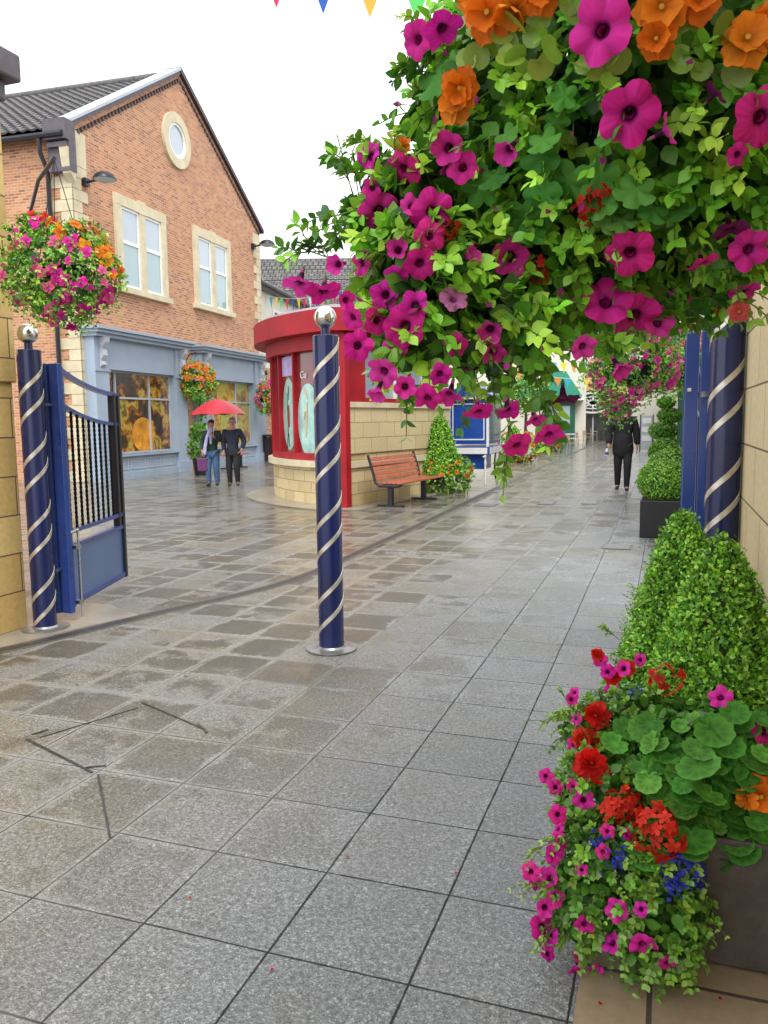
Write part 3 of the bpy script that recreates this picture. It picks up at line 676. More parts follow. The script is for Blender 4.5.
# oval window
ov = MB(); n = 40; ox, oz = 3.9, 10.7
def ring(mb, cx, cz, rx0, rz0, rx1, rz1, y0, y1, n=40):
    for k in range(n):
        a, b_ = 2*PI*k/n, 2*PI*(k+1)/n
        p = [(cx+rx0*math.cos(a), cz+rz0*math.sin(a)), (cx+rx1*math.cos(a), cz+rz1*math.sin(a)), (cx+rx1*math.cos(b_), cz+rz1*math.sin(b_)), (cx+rx0*math.cos(b_), cz+rz0*math.sin(b_))]
        mb.poly([(p[3][0], y0, p[3][1]), (p[2][0], y0, p[2][1]), (p[1][0], y0, p[1][1]), (p[0][0], y0, p[0][1])])
        mb.poly([(p[1][0], y0, p[1][1]), (p[2][0], y0, p[2][1]), (p[2][0], y1, p[2][1]), (p[1][0], y1, p[1][1])])
        mb.poly([(p[0][0], y0, p[0][1]), (p[0][0], y1, p[0][1]), (p[3][0], y1, p[3][1]), (p[3][0], y0, p[3][1])])
ring(ov, ox, oz, 0.55, 0.55, 0.86, 0.86, -0.09, -0.002); ovo = ov.build('window', MT['quoin'], bb)
r2 = MB(); ring(r2, ox, oz, 0.46, 0.46, 0.55, 0.55, -0.06, -0.002); r2.build('frame', MT['white'], ovo)
MB().poly([(ox+0.47*math.cos(-a), -0.02, oz+0.47*math.sin(-a)) for a in np.linspace(0, 2*PI, 33)[:-1]]).build('pane', MT['glass_sky'], ovo)
# shopfronts
def shopfront(xa, xb, vin, wide_r):
    pa, pb = xa+0.62, xb-(0.95 if wide_r else 0.65)
    s = MB(); D = -0.34
    s.box(xa, pa, D, -0.002, 0.35, 3.95); s.box(xa-0.05, pa+0.05, D-0.07, -0.002, 0.0, 0.35-0.0)
    s.box(pb, xb, D, -0.002, 0.35, 3.95); s.box(pb-0.05, xb+0.05, D-0.07, -0.002, 0.0, 0.35)
    s.box(pa, pb, D+0.06, -0.002, 3.1, 3.95)
    root = s.build('shopfront', MT['shopblue'], bb)
    c = MB(); c.box(xa-0.08, xb+0.08, D-0.14, -0.004, 3.95, 4.04); c.box(xa-0.14, xb+0.14, D-0.24, -0.004, 4.043, 4.13); c.box(xa-0.2, xb+0.2, D-0.32, -0.004, 4.133, 4.2)
    c.build('cornice', MT['shopblue'], root)
    for x0, x1 in ((xa, pa), (pb, xb)):
        xm = (x0+x1)/2; q = MB()
        prof = [(D-0.003, 3.94), (D-0.22, 3.94), (D-0.2, 3.8), (D-0.1, 3.62), (D-0.13, 3.45), (D-0.05, 3.3), (D-0.09, 3.2), (D-0.003, 3.12)]
        o = q.verts([(xm-0.1, y, z_) for y, z_ in prof]+[(xm+0.1, y, z_) for y, z_ in prof]); k = len(prof)
        q.face([o+i for i in range(k)]); q.face([o+2*k-1-i for i in range(k)])
        for i in range(k-1): q.face([o+i+1, o+i, o+k+i, o+k+i+1])
        q.tube([(xm-0.12, D-0.1, 3.75), (xm+0.12, D-0.1, 3.75)], 0.06, 8); q.tube([(xm-0.11, D-0.06, 3.4), (xm+0.11, D-0.06, 3.4)], 0.045, 8)
        q.build('corbel', MT['lead'], root)
        MB().box(x0-0.03, x1+0.03, D-0.03, D-0.003, 3.02, 3.08).build('moulding', MT['shopblue'], root)
    st = MB(); st.box(pa, pb, D+0.1, -0.003, 0.0, 0.66); st.box(pa, pb, D+0.02, D+0.097, 0.0, 0.18); st.box(pa, pb, D+0.0, D+0.097, 0.64, 0.7)
    stall = st.build('stall_riser', MT['shopblue'], root); npn = 4
    for i in range(npn):
        a = pa+0.1+(pb-pa-0.1)*i/npn; b_ = a+(pb-pa-0.1)/npn-0.12
        pn = MB(); pn.box(a, b_, D+0.08, D+0.098, 0.25, 0.28); pn.box(a, b_, D+0.08, D+0.098, 0.53, 0.56); pn.box(a, a+0.03, D+0.08, D+0.098, 0.28, 0.53); pn.box(b_-0.03, b_, D+0.08, D+0.098, 0.28, 0.53)
        pn.build('panel_moulding', MT['lead'], stall)
    wn = MB().box(pa, pb, -0.05, -0.003, 0.7, 3.1).build('display_window', MT[vin], root)
    f = MB(); xs = [pa+0.03, pa+0.62, pa+(pb-pa)*0.66, pb-0.03]
    for x in xs: f.box(x-0.028, x+0.028, -0.1, -0.052, 0.7, 3.1)
    for z_ in (0.73, 2.33, 3.07): f.box(pa, pb, -0.095, -0.053, z_-0.028, z_+0.028)
    f.build('glazing_bars', MT['lead'], wn)
    return root, wn, pa, pb
r1, w1, pa, pb = shopfront(-1.5, 3.4, 'vinyl', False)
pk = MB(); pk.poly([(1.15+0.62*math.cos(-a), -0.056, 1.25+0.52*math.sin(-a)) for a in np.linspace(0, 2*PI, 33)[:-1]]); pk.build('fruit_picture', MT['pumpkin'], w1)
r2_, w2, pa2, pb2 = shopfront(4.4, 9.75, 'vinyl2', True)
MB().box(3.42, 4.33, -0.05, -0.002, 2.35, 2.75).build('stone_band', MT['quoin'], bb)
# wall lamps
def wall_lamp(u, z, lb, rz):
    Mx = frame(P0, RZ); p = Mx @ Vector((u, -0.03, z))
    t = thing('wall_lamp', lb, 'lamp', tuple(p), RZ, 'black half-dome wall lamps on the brick building')
    MB().box(-0.09, 0.09, -0.1, 0.03, -0.1, 0.1).build('wall_plate', MT['blackmetal'], t)
    MB().tube([(0, -0.1, 0), (0, -0.35, 0.03)], 0.035, 8).build('arm', MT['blackmetal'], t, smooth=True)
    MB().lathe([(0.31, 0.0), (0.30, 0.05), (0.24, 0.13), (0.12, 0.185), (0.001, 0.2)], (0, -0.62, 0.02), 24).build('hood', MT['blackmetal'], t, smooth=True)
    MB().lathe([(0.001, -0.06), (0.15, -0.045), (0.27, 0.0), (0.28, 0.015)], (0, -0.62, 0.005), 24).build('diffuser', MT['board'], t, smooth=True)
wall_lamp(-1.1, 8.05, 'black half-dome lamp high on the brick gable near its left stone corner', 0)
wall_lamp(9.6, 8.5, 'black half-dome lamp high at the right corner of the brick gable', 0)
Mx = frame(P0, RZ)

# ================================================================ PALE BUILDING behind the kiosk
pc = Mx @ Vector((10.35, 0.35, 0)); dirw = np.array([-0.157, 0.988]); rzw = math.atan2(dirw[1], dirw[0])
wb = thing('pale_building', 'long pale rendered building with brick ground floor behind the red kiosk', 'building', (pc.x, pc.y, 0), rzw)
MB().box(0, 26, 0, 6, 0, 3.9).build('ground_floor_wall', MT['brick'], wb)
MB().box(0, 26, 0.02, 6, 3.905, 7.2).build('upper_wall', MT['cream'], wb)
tr = MB(); tr.box(-0.1, 26, -0.28, -0.02, 7.1, 7.32); tr.tube([(0, -0.33, 7.3), (26, -0.33, 7.3)], 0.08, 8); tr.build('gutter', MT['blackmetal'], wb)
MB().poly([(0, -0.3, 7.33), (26, -0.3, 7.33), (26, 4, 9.2), (0, 4, 9.2)]).poly([(0, 4, 9.2), (26, 4, 9.2), (26, 8, 7.3), (0, 8, 7.3)]).build('roof', MT['slategrey'], wb)
for x in (2.5, 7, 11.5, 16, 20.5):
    q = MB().box(x, x+1.5, -0.06, 0.015, 4.7, 6.5).build('window', MT['white'], wb)
    for i in range(3):
        for j in range(2): MB().box(x+0.1+i*0.45, x+0.48+i*0.45, -0.075, -0.062, 4.8+j*0.82, 5.56+j*0.82).build('pane', MT['glass_dark'], q)
# crosswise block beyond
e0 = at(200, 256, 52)
cb = thing('tiled_roof_building', 'pale building with broad grey tiled roof standing crosswise beyond the kiosk', 'building', (e0[0], e0[1], 0), YAW)
MB().box(-8, 24, -5, 6, 0, 8.0).build('wall', MT['cream'], cb)
V = MB(); V.uv = []
def simple_roof(x0, x1, y0, y1, ze, zr, parent, rows=26):
    mb = MB(); ym = (y0+y1)/2
    for sgn, ya in ((1, y0), (-1, y1)):
        for r in range(rows):
            t0, t1 = r/rows, (r+1)/rows
            a = ya+(ym-ya)*t0; b_ = ya+(ym-ya)*t1; za = ze+(zr-ze)*t0; zb = ze+(zr-ze)*t1
            mb.poly([(x0, a, za+0.05), (x1, a, za+0.05), (x1, b_, zb), (x0, b_, zb)]); mb.poly([(x0, a, za-0.02), (x1, a, za-0.02), (x1, a, za+0.05), (x0, a, za+0.05)])
    return mb.build('roof', MT['rooftile'], parent)
MT['rooftile'] = brickmat('far_roof_tiles', [(0.10, 0.095, 0.09), (0.16, 0.15, 0.14), (0.21, 0.2, 0.19)], (0.03, 0.03, 0.03), 0.35, 0.4, 0.05, rough=0.6)
simple_roof(-8.3, 24.3, -5.4, 6.4, 7.9, 12.2, cb)

# ================================================================ RED KIOSK
A_ = np.array([-8.19, 15.85]); B_ = np.array([-7.13, 14.52]); D_ = np.array([-5.56, 13.65])
def circ(a, b, c):
    ax, ay, bx, by, cx, cy = *a, *b, *c; d = 2*(ax*(by-cy)+bx*(cy-ay)+cx*(ay-by))
    ux = ((ax*ax+ay*ay)*(by-cy)+(bx*bx+by*by)*(cy-ay)+(cx*cx+cy*cy)*(ay-by))/d
    uy = ((ax*ax+ay*ay)*(cx-bx)+(bx*bx+by*by)*(ax-cx)+(cx*cx+cy*cy)*(bx-ax))/d
    return np.array([ux, uy]), math.hypot(ax-ux, ay-uy)
KC, KR = circ(A_, B_, D_)
aD = math.atan2(*(D_-KC)[::-1]); aA = math.atan2(*(A_-KC)[::-1])
if aD < 0: aD += 2*PI
if aA < 0: aA += 2*PI
sg = 1 if aA > aD else -1
if abs(aA-aD) > PI: aA += -sg*2*PI; sg = -sg
aE = aA+sg*0.55*abs(aA-aD)
print('kiosk arc', KC, KR, math.degrees(aD), math.degrees(aA), math.degrees(aE))
def kar(r_off=0.0, n=28, a0=None, a1=None):
    a0 = aD if a0 is None else a0; a1 = aE if a1 is None else a1
    return [(KC[0]+(KR+r_off)*math.cos(a0+(a1-a0)*i/n), KC[1]+(KR+r_off)*math.sin(a0+(a1-a0)*i/n)) for i in range(n+1)]
E1 = np.array([-4.72, 17.95]); WD = nrm(E1-D_); WN = np.array([WD[1], -WD[0]])   # wall direction, outward normal
kL = kar(0)[-1]; back = [(kL[0]+0.4, 18.6)]
ks = thing('red_kiosk', 'small curved shop kiosk with deep red fascia above turquoise window pictures and tan stone base', 'kiosk', (D_[0], D_[1], 0))
def closed(off, zo=0, ext=0.0):   # plan polygon offset outward (clockwise or not, sorted out by the caller)
    p = kar(off); w0 = D_+WN*off-WD*0.0; w1 = E1+WN*off
    return [(w1[0], w1[1]), (w0[0], w0[1])]+p+[(back[0][0]-off, back[0][1])]
def kprism(name, off, z0, z1, matl, parent, bevel=0):
    pts = closed(off); A2 = sum(pts[i][0]*pts[(i+1) % len(pts)][1]-pts[(i+1) % len(pts)][0]*pts[i][1] for i in range(len(pts)))
    if A2 < 0: pts = pts[::-1]
    mb = MB(); n_ = len(pts); o = mb.verts([(p[0], p[1], z0) for p in pts]+[(p[0], p[1], z1) for p in pts]); L = 0
    mb.face([o+n_-1-i for i in range(n_)]); mb.face([o+n_+i for i in range(n_)])
    for i in range(n_):
        j = (i+1) % n_; l = math.dist(pts[i], pts[j]); mb.face([o+i, o+j, o+n_+j, o+n_+i], 0, [(L, z0), (L+l, z0), (L+l, z1), (L, z1)]); L += l
    return mb.build(name, matl, parent, world=True)
kprism('base_wall', -0.05, 0, 0.72, MT['stone'], ks)
kprism('base_capping', 0.06, 0.72, 0.84, MT['quoin'], ks)
kprism('glazed_core', -0.16, 0.84, 2.95, MT['kred'], ks)
kprism('fascia', 0.05, 2.92, 3.20, MT['red'], ks)
kprism('roof_rim', 0.30, 3.20, 3.60, MT['red'], ks)
kprism('roof_deck', 0.20, 3.605, 3.66, MT['lead'], ks)
def ksd(rad_):
    x, y = KC[0]+rad_[1]*math.cos(rad_[0]), KC[1]+rad_[1]*math.sin(rad_[0]); return (x, y)
# sill rail, mullions and panes along the curve
MB_ = MB()
def arcbox(mb, r0, r1, z0, z1, a0, a1, n=16, m=0):
    p = kar(r1, n, a0, a1); q = kar(r0, n, a0, a1)
    for i in range(n):
        mb.hexa([(*q[i], z0), (*q[i+1], z0), (*p[i+1], z0), (*p[i], z0), (*q[i], z1), (*q[i+1], z1), (*p[i+1], z1), (*p[i], z1)], m)
arcbox(MB_, -0.15, -0.04, 0.845, 0.98, aD, aE, 28); MB_.build('sill_rail', MT['red'], ks, world=True)
step = (aE-aD); cuts = [0.0, 0.125, 0.285, 0.43, 0.56, 0.66, 0.74, 0.83, 0.92, 1.0]
def ang(t): return aD+step*t
for t in cuts:
    a = ang(t); m_ = MB(); w = 0.03/KR*1.0; arcbox(m_, -0.15, -0.03, 0.98, 2.92, a-w, a+w, 1); m_.build('mullion', MT['red'], ks, world=True)
for i in range(len(cuts)-1):
    m_ = MB(); arcbox(m_, -0.155, -0.12, 0.98, 2.92, ang(cuts[i])+0.008, ang(cuts[i+1])-0.008, 6)
    pane = m_.build('window_pane', MT['kred'] if 0 < i < 3 else (MT['glass_dark'] if i % 2 else MT['glass_teal']), ks, world=True)
    FR[pane.name] = FR[ks.name]
    if i in (1, 2):   # round turquoise picture on the glass
        mid = (cuts[i]+cuts[i+1])/2; hw = abs(step)*(cuts[i+1]-cuts[i])*KR/2*0.93
        cx = mid if i == 2 else mid-0.012
        mb = MB(); K_ = 14; hz, zc_ = (0.72, 1.74) if i == 2 else (0.70, 1.62)
        def kp(t, zz): a = ang(mid)+math.copysign(hw/KR, step)*t; return (KC[0]+(KR-0.112)*math.cos(a), KC[1]+(KR-0.112)*math.sin(a), zz)
        for s_ in range(K_):
            t0, t1 = -math.cos(PI*s_/K_), -math.cos(PI*(s_+1)/K_); h0, h1 = hz*math.sqrt(max(0, 1-t0*t0)), hz*math.sqrt(max(0, 1-t1*t1))
            mb.poly([kp(t0, zc_-h0), kp(t1, zc_-h1), kp(t1, zc_+h1), kp(t0, zc_+h0)] if sg > 0 else [kp(t0, zc_+h0), kp(t1, zc_+h1), kp(t1, zc_-h1), kp(t0, zc_-h0)])
        c = mb.build('round_picture', MT['turq'], pane); c.data.transform(FR[ks.name].inverted())
        ln = MB(); rr = KR-0.107
        def KP(du, z): z = 1.62+(z-1.5)*1.35; a = ang(mid)+math.copysign(du/KR, step); return (KC[0]+rr*math.cos(a), KC[1]+rr*math.sin(a), z)
        if i == 2:
            for seg in (((-.12, 1.95), (.12, 1.95)), ((-.08, 1.9), (-.06, 1.35)), ((.08, 1.9), (.06, 1.35)), ((-.06, 1.35), (-.12, 1.08)), ((.06, 1.35), (.12, 1.08)), ((-.12, 1.08), (.12, 1.08)), ((0, 2.0), (0, 1.8)), ((-.04, 1.3), (0, 1.1)), ((.04, 1.3), (0, 1.1)), ((-.08, 1.75), (.08, 1.75))):
                ln.tube([KP(*seg[0]), KP(*seg[1])], 0.008, 5)
            q = ln.build('line_drawing', MT['ink'], pane); q.data.transform(FR[ks.name].inverted())
            ln2 = MB().tube([KP(0, 1.4), KP(0, 1.72)], 0.022, 6).build('line_drawing', MT['reddot'], pane); ln2.data.transform(FR[ks.name].inverted())
            lp = MB(); arcbox(lp, -0.12, -0.105, 2.5, 2.88, ang(cuts[i])+0.012*sg, ang(cuts[i+1])-0.012*sg, 6); q = lp.build('lilac_poster', MT['lilac'], pane); q.data.transform(FR[ks.name].inverted())
            sc = MB()
            for z_, d0, d1 in ((2.74, -.12, .1), (2.68, -.1, .12)): sc.tube([KP(d0+(d1-d0)*k/10, z_+0.02*math.sin(k*2.3)) for k in range(11)], 0.006, 4)
            q = sc.build('script_lettering', MT['white'], pane); q.data.transform(FR[ks.name].inverted())
        else:
            for seg in (((-.1, 1.25), (-.02, 1.75)), ((-.02, 1.75), (.08, 1.3)), ((-.15, 1.5), (.1, 1.62)), ((.0, 1.8), (.1, 1.95))): ln.tube([KP(*seg[0]), KP(*seg[1])], 0.014, 5)
            q = ln.build('line_drawing', MT['ochre'], pane); q.data.transform(FR[ks.name].inverted())
            a = ang(cuts[2]-0.03); px_, py_ = KC[0]+(KR-0.11)*math.cos(a), KC[1]+(KR-0.11)*math.sin(a)
            # first two letters, the only ones the photograph shows
            t_ = text_part('lettering', 'Cu', 0.2, MT['white'], pane, (px_-D_[0], py_-D_[1], 2.42), (PI/2, 0, a+PI/2))
# stall of red corner post and side wall of stone with window band above
post = MB(); c0 = D_+WN*0.03
post.obox((*(D_+WD*0.02+WN*0.01), 0.0), (*(D_+WD*0.02+WN*0.01), 3.17), 0.16, 0.16, up=(WD[0], WD[1], 0)); post.build('corner_post', MT['red'], ks, world=True)
def wq(s_, off, z): p = D_+WD*s_+WN*off; return (p[0], p[1], z)
def wbox(mb, s0, s1, o0, o1, z0, z1):
    return mb.hexa([wq(s0, o0, z0), wq(s0, o1, z0), wq(s1, o1, z0), wq(s1, o0, z0), wq(s0, o0, z1), wq(s0, o1, z1), wq(s1, o1, z1), wq(s1, o0, z1)])
WL = float(np.linalg.norm(E1-D_))
sw = MB(); L0 = 0.12
o = sw.verts([wq(L0, 0.02, 0), wq(WL, 0.02, 0), wq(WL, 0.02, 0.98), wq(L0, 0.02, 0.98)]); sw.face([o, o+1, o+2, o+3], 0, [(L0, 0), (WL, 0), (WL, .98), (L0, .98)])
sw.build('side_wall', MT['stone'], ks, world=True)
sw = MB(); o = sw.verts([wq(L0, 0.05, 0.98), wq(WL, 0.05, 0.98), wq(WL, 0.05, 1.84), wq(L0, 0.05, 1.84), wq(L0, 0.02, 0.98), wq(WL, 0.02, 0.98)])
sw.face([o, o+1, o+2, o+3], 0, [(L0, .0), (WL, .0), (WL, .86), (L0, .86)]); sw.face([o+4, o+5, o+1, o]); sw.build('upper_side_wall', MT['stonebig'], ks, world=True)
wbox(MB(), L0-0.05, WL, -0.1, 0.09, 1.84, 1.94).build('side_capping', MT['quoin'], ks, world=True)
wbox(MB(), L0, WL, -0.1, 0.05, 1.944, 2.02).build('window_rail', MT['red'], ks, world=True)
wbox(MB(), L0, L0+0.62, -0.1, 0.03, 2.02, 2.915).build('side_panel', MT['red'], ks, world=True)
nwin = 6
for i in range(nwin):
    a = L0+0.62+(WL-L0-0.62)*i/nwin; b_ = L0+0.62+(WL-L0-0.62)*(i+1)/nwin
    q = wbox(MB(), a+0.02, b_-0.05, -0.1, -0.02, 2.02, 2.915).build('window_pane', MT['glass_sky'], ks, world=True)
    wbox(MB(), b_-0.06, b_, -0.1, 0.03, 2.02, 2.915).build('mullion', MT['white'] if i % 2 else MT['red'], ks, world=True)
ap = kar(0.55); apr = MB()
ain = kar(-0.3)
for i in range(len(ap)-1): apr.poly([(*ain[i], 0.004), (*ap[i], 0.004), (*ap[i+1], 0.004), (*ain[i+1], 0.004)] if sg > 0 else [(*ain[i+1], 0.004), (*ap[i+1], 0.004), (*ap[i], 0.004), (*ain[i], 0.004)])
apr.poly([wq(-0.4, 0.0, 0.004), wq(-0.4, 0.45, 0.004), wq(WL, 0.45, 0.004), wq(WL, 0.0, 0.004)])
struct(apr.build('kiosk_apron', MT['concrete']))
# ================================================================ GATE POSTS
def spiral_strip(r, z0, z1, turns_pitch, w, ph, n=26):
    mb = MB(); z = z0; H = z1-z0; N = int(H/turns_pitch*n)+1; rr = r+0.0025
    V = []
    for i in range(N+1):
        t = i/n*2*PI+ph; zc = z0+H*i/N
        for dz, ro in ((-w/2, r-0.001), (-w/2+0.002, rr), (w/2-0.002, rr), (w/2, r-0.001)): V.append((ro*math.cos(t), ro*math.sin(t), min(max(zc+dz, z0), z1)))
    o = mb.verts(V)
    for i in range(N):
        for k in range(3): mb.face([o+i*4+k, o+(i+1)*4+k, o+(i+1)*4+k+1, o+i*4+k+1])
    return mb
def gate_post(x, y, H, lb, ph, groupn='striped navy gate posts'):
    t = thing('gate_post', lb, 'gate post', (x, y, 0), 0, groupn); r = 0.088
    MB().lathe([(r, 0.006), (r, H-0.004), (r-0.004, H)], n=40).build('post_shaft', MT['navy'], t, smooth=True)
    MB().lathe([(0.18, 0.006), (0.18, 0.014), (0.1, 0.018), (r+0.002, 0.03)], n=36).build('base_plate', MT['dullsteel'], t, smooth=True)
    for k in range(2): spiral_strip(r, 0.04, H-0.006, 0.525, 0.042, ph+k*2.35).build('spiral_band', MT['band'], t, smooth=True)
    MB().lathe([(0.03, H), (0.03, H+0.06)], n=16).build('neck', MT['navy'], t, smooth=True)
    MB().ball((0, 0, H+0.12), 0.076, 28).build('ball_finial', MT['chrome'], t, smooth='all')
    return t
gp1 = gate_post(-2.18, 5.06, 2.17, 'navy post with silver spiral and ball standing alone in the middle of the paving', 0.3)
gp2 = gate_post(-4.57, 4.93, 2.16, 'navy post with silver spiral and ball beside the ochre stone pier', 1.9)
gp3 = gate_post(0.305, 4.75, 2.22, 'navy post with silver spiral close against the pale stone wall at right', 2.6)
# ================================================================ GATES
def gate_leaf(root, hx, hy, ex, ey, lock=True, plates=()):
    for (xa, xb, yy) in plates: MB().box(xa, xb, yy, yy+0.05, 0.08, 2.07).build('flat_stile', MT['gateblue'], root, world=True, bevel=0.004)
    L = math.hypot(ex-hx, ey-hy); dx, dy = (ex-hx)/L, (ey-hy)/L
    def q(s_, o_, z): return (hx+dx*s_-dy*o_, hy+dy*s_+dx*o_, z)
    def bar(mb, s0, z0, s1, z1, w, h): mb.obox(q(s0, 0, z0), q(s1, 0, z1), w, h)
    st = MB(); st.obox(q(0.13, 0, 0.1), q(0.13, 0, 2.05), 0.08, 0.075, up=(dx, dy, 0)); st.build('stile', MT['gateblue'], root, world=True)
    for s_ in (L-0.03, L-0.14):
        MB().obox(q(s_, 0, 0.1 if s_ > L-0.1 else 0.62), q(s_, 0, 1.87), 0.06, 0.05, up=(dx, dy, 0)).build('stile', MT['blackmetal'], root, world=True)
    def curve(s_): t = (s_-0.17)/(L-0.17); return 2.04-0.17*math.sin(t*PI/2)**0.8
    for off, h in ((0.0, 0.035), (-0.28, 0.03)):
        mb = MB(); N = 14
        for i in range(N):
            a, b_ = 0.17+(L-0.17)*i/N, 0.17+(L-0.17)*(i+1)/N; mb.obox(q(a, 0, curve(a)+off), q(b_, 0, curve(b_)+off), 0.045, h)
        mb.build('top_rail', MT['gateblue'], root, world=True)
    nb = 9
    for i in range(nb):
        s_ = 0.17+(L-0.36)*(i+0.6)/nb; z1 = curve(s_)-0.29; mb = MB(); N = 44; wv = 0.010
        c = q(s_, 0, 0); V = []
        for k in range(N+1):
            z = 0.72+(z1-0.72)*k/N; a = 2*PI*(z-0.72)/0.16
            for m_ in range(4): V.append((c[0]+wv*1.35*math.cos(a+m_*PI/2), c[1]+wv*1.35*math.sin(a+m_*PI/2), z))
        o = mb.verts(V)
        for k in range(N):
            for m_ in range(4): n2 = (m_+1) % 4; mb.face([o+k*4+m_, o+k*4+n2, o+(k+1)*4+n2, o+(k+1)*4+m_])
        mb.build('twisted_bar', MT['barblack'], root, world=True)
    for z in (0.72, 0.60, 0.13):
        mb = MB(); mb.obox(q(0.17, 0, z), q(L-0.06, 0, z), 0.05, 0.035 if z != 0.13 else 0.05); mb.build('cross_rail', MT['gateblue'], root, world=True)
    mb = MB(); mb.obox(q(0.17, 0, 0.37), q(L-0.06, 0, 0.37), 0.015, 0.44); mb.build('lower_panel', MT['panelblue'], root, world=True)
    for z in (0.45, 1.75):
        MB().obox(q(-0.1, 0, z), q(0.06, 0, z), 0.02, 0.02).build('hinge', MT['steel'], root, world=True)
    if lock:
        MB().tube([q(0.2, -0.07, 0.0), q(0.2, -0.07, 0.74)], 0.011, 8).build('drop_bolt', MT['steel'], root, world=True)
        MB().tube([q(0.0, -0.05, 0.72), q(0.2, -0.07, 0.74), q(0.2, -0.07, 0.66)], 0.012, 8).build('bolt_handle', MT['steel'], root, world=True)
        MB().tube([q(0.02, -0.06, 0.12), q(0.02, -0.06, 0.74)], 0.008, 8).build('bolt_rod', MT['steel'], root, world=True)
        for z in (0.12, 0.58): MB().box(*(lambda c: (c[0]-0.03, c[0]+0.03, c[1]-0.03, c[1]+0.03))(q(0.2, -0.05, 0)), z, z+0.03).build('bolt_bracket', MT['steel'], root, world=True)
GLP = ((-4.66, -4.575, 5.10), (-4.568, -4.478, 5.12))
gl = thing('gate', 'open blue metal gate with black twisted bars and curved top beside the left post', 'gate', (-4.70, 5.3, 0), 0, 'blue metal gates standing open')
gate_leaf(gl, -4.54, 5.10, -5.0, 6.50, True, GLP)
gr = thing('gate', 'open blue metal gate seen edge-on beside the pale stone wall', 'gate', (0.22, 5.2, 0), 0, 'blue metal gates standing open')
gate_leaf(gr, 0.13, 5.02, 0.215, 6.25, False, ((0.178, 0.25, 4.86), (0.10, 0.172, 4.93)))
MB().obox((0.21, 4.84, 1.72), (0.19, 5.0, 1.72), 0.05, 0.03).build('latch', MT['steel'], gr, world=True)
MB().tube([(0.19, 4.9, 1.72), (0.19, 4.9, 1.79)], 0.012, 8).build('latch', MT['steel'], gr, world=True)
# ================================================================ STONE PIER (left) and WALL (right)
pr = thing('stone_pier', 'tall ochre stone block pier with projecting cap at the left edge', 'pier', (-5.4, 4.0, 0))
MB().box(-6.4, -4.745, 2.9, 4.93, 0, 1.92).build('lower_shaft', MT['stonepier'], pr, world=True, bevel=0.01)
MB().box(-6.4, -4.725, 2.9, 4.96, 1.92, 4.0).build('upper_shaft', MT['stonepier'], pr, world=True, bevel=0.01)
MB().box(-6.4, -4.72, 2.9, 5.03, 4.0, 4.15).box(-6.4, -4.64, 2.9, 5.11, 4.15, 4.35).build('cap', MT['kneeler'], pr, world=True, bevel=0.02)
MB().tube([(-4.76, 4.55, 0.0), (-4.76, 4.55, 0.75)], 0.032, 10).build('vent_pipe', MT['blackmetal'], pr, world=True, smooth=True)
rw = thing('stone_wall', 'pale cream stone block wall along the right edge behind the planters', 'wall', (0.7, 2, 0))
MB().box(0.40, 1.0, -3, 4.82, 0, 4.2).build('wall_face', MT['stonebig'], rw, world=True, bevel=0.008)
MB().box(0.33, 1.08, -3.05, 4.9, 4.2, 4.4).build('coping', MT['kneeler'], rw, world=True, bevel=0.02)
# ================================================================ BENCH
pn, pf = gnd(386, 507), gnd(420, 495)
bd = nrm((pf-pn)[:2]); brz = math.atan2(bd[1], bd[0])
def make_bench(name, lb, loc, rz, L, group=None):
    t = thing(name, lb, 'bench', loc, rz, group)      # local x along, -y is the seat front
    for i in range(5): y = 0.18-0.105*i; MB().box(-0.22, L+0.22, y-0.043, y+0.043, 0.435-0.012*i*0, 0.465).build('seat_slat', MT['redwood'], t, bevel=0.006)
    for i in range(5):
        z = 0.53+0.088*i; y = 0.25+0.028*i; MB().obox((-0.22, y, z), (L+0.22, y, z), 0.028, 0.066, up=(0, 0.4, 1)).build('back_slat', MT['redwood'], t)
    for x in (-0.24, L+0.24):
        p = [(x, -0.28, 0.43), (x, -0.2, 0.40), (x, 0.16, 0.40), (x, 0.235, 0.46), (x, 0.27, 0.6), (x, 0.385, 0.96)]
        MB().tube(p, 0.027, 8).build('end_frame', MT['blackmetal'], t, smooth=True)
    for x in (0, L):
        MB().box(x-0.045, x+0.045, -0.0, 0.09, 0.03, 0.4).build('pedestal', MT['blackmetal'], t); MB().box(x-0.05, x+0.05, -0.22, 0.3, 0.0, 0.035).build('foot_plate', MT['blackmetal'], t)
        MB().box(x-0.03, x+0.03, -0.2, 0.2, 0.395, 0.43).build('seat_support', MT['blackmetal'], t)
    return t
bl = float(np.linalg.norm((pf-pn)[:2]))
make_bench('bench', 'red slatted bench with black frame against the kiosk side wall', (pn[0]+0.12, pn[1]+0.05, 0), brz-rad(9), min(bl, 1.5))
p = gnd(252, 467)
fb = thing('bench', 'small backless red bench seat by the second blue shopfront', 'bench', (p[0]-0.3, p[1]-0.8, 0), RZ)
for i in range(4): MB().box(-0.7, 0.9, -0.2+i*0.12, -0.1+i*0.12, 0.45, 0.49).build('seat_slat', MT['redwood'], fb)
for x in (-0.4, 0.6): MB().box(x-0.05, x+0.05, -0.05, 0.05, 0.03, 0.45).build('pedestal', MT['blackmetal'], fb); MB().box(x-0.05, x+0.05, -0.25, 0.25, 0, 0.035).build('foot_plate', MT['blackmetal'], fb)
p = gnd(268, 461)
lbn = thing('litter_bin', 'black barred litter bin against the brick wall beyond the shopfront', 'bin', (p[0], p[1], 0))
for k in range(16): a = 2*PI*k/16; MB().tube([(0.26*math.cos(a), 0.26*math.sin(a), 0.03), (0.26*math.cos(a), 0.26*math.sin(a), 1.02)], 0.02, 5).build('bar', MT['blackmetal'], lbn)
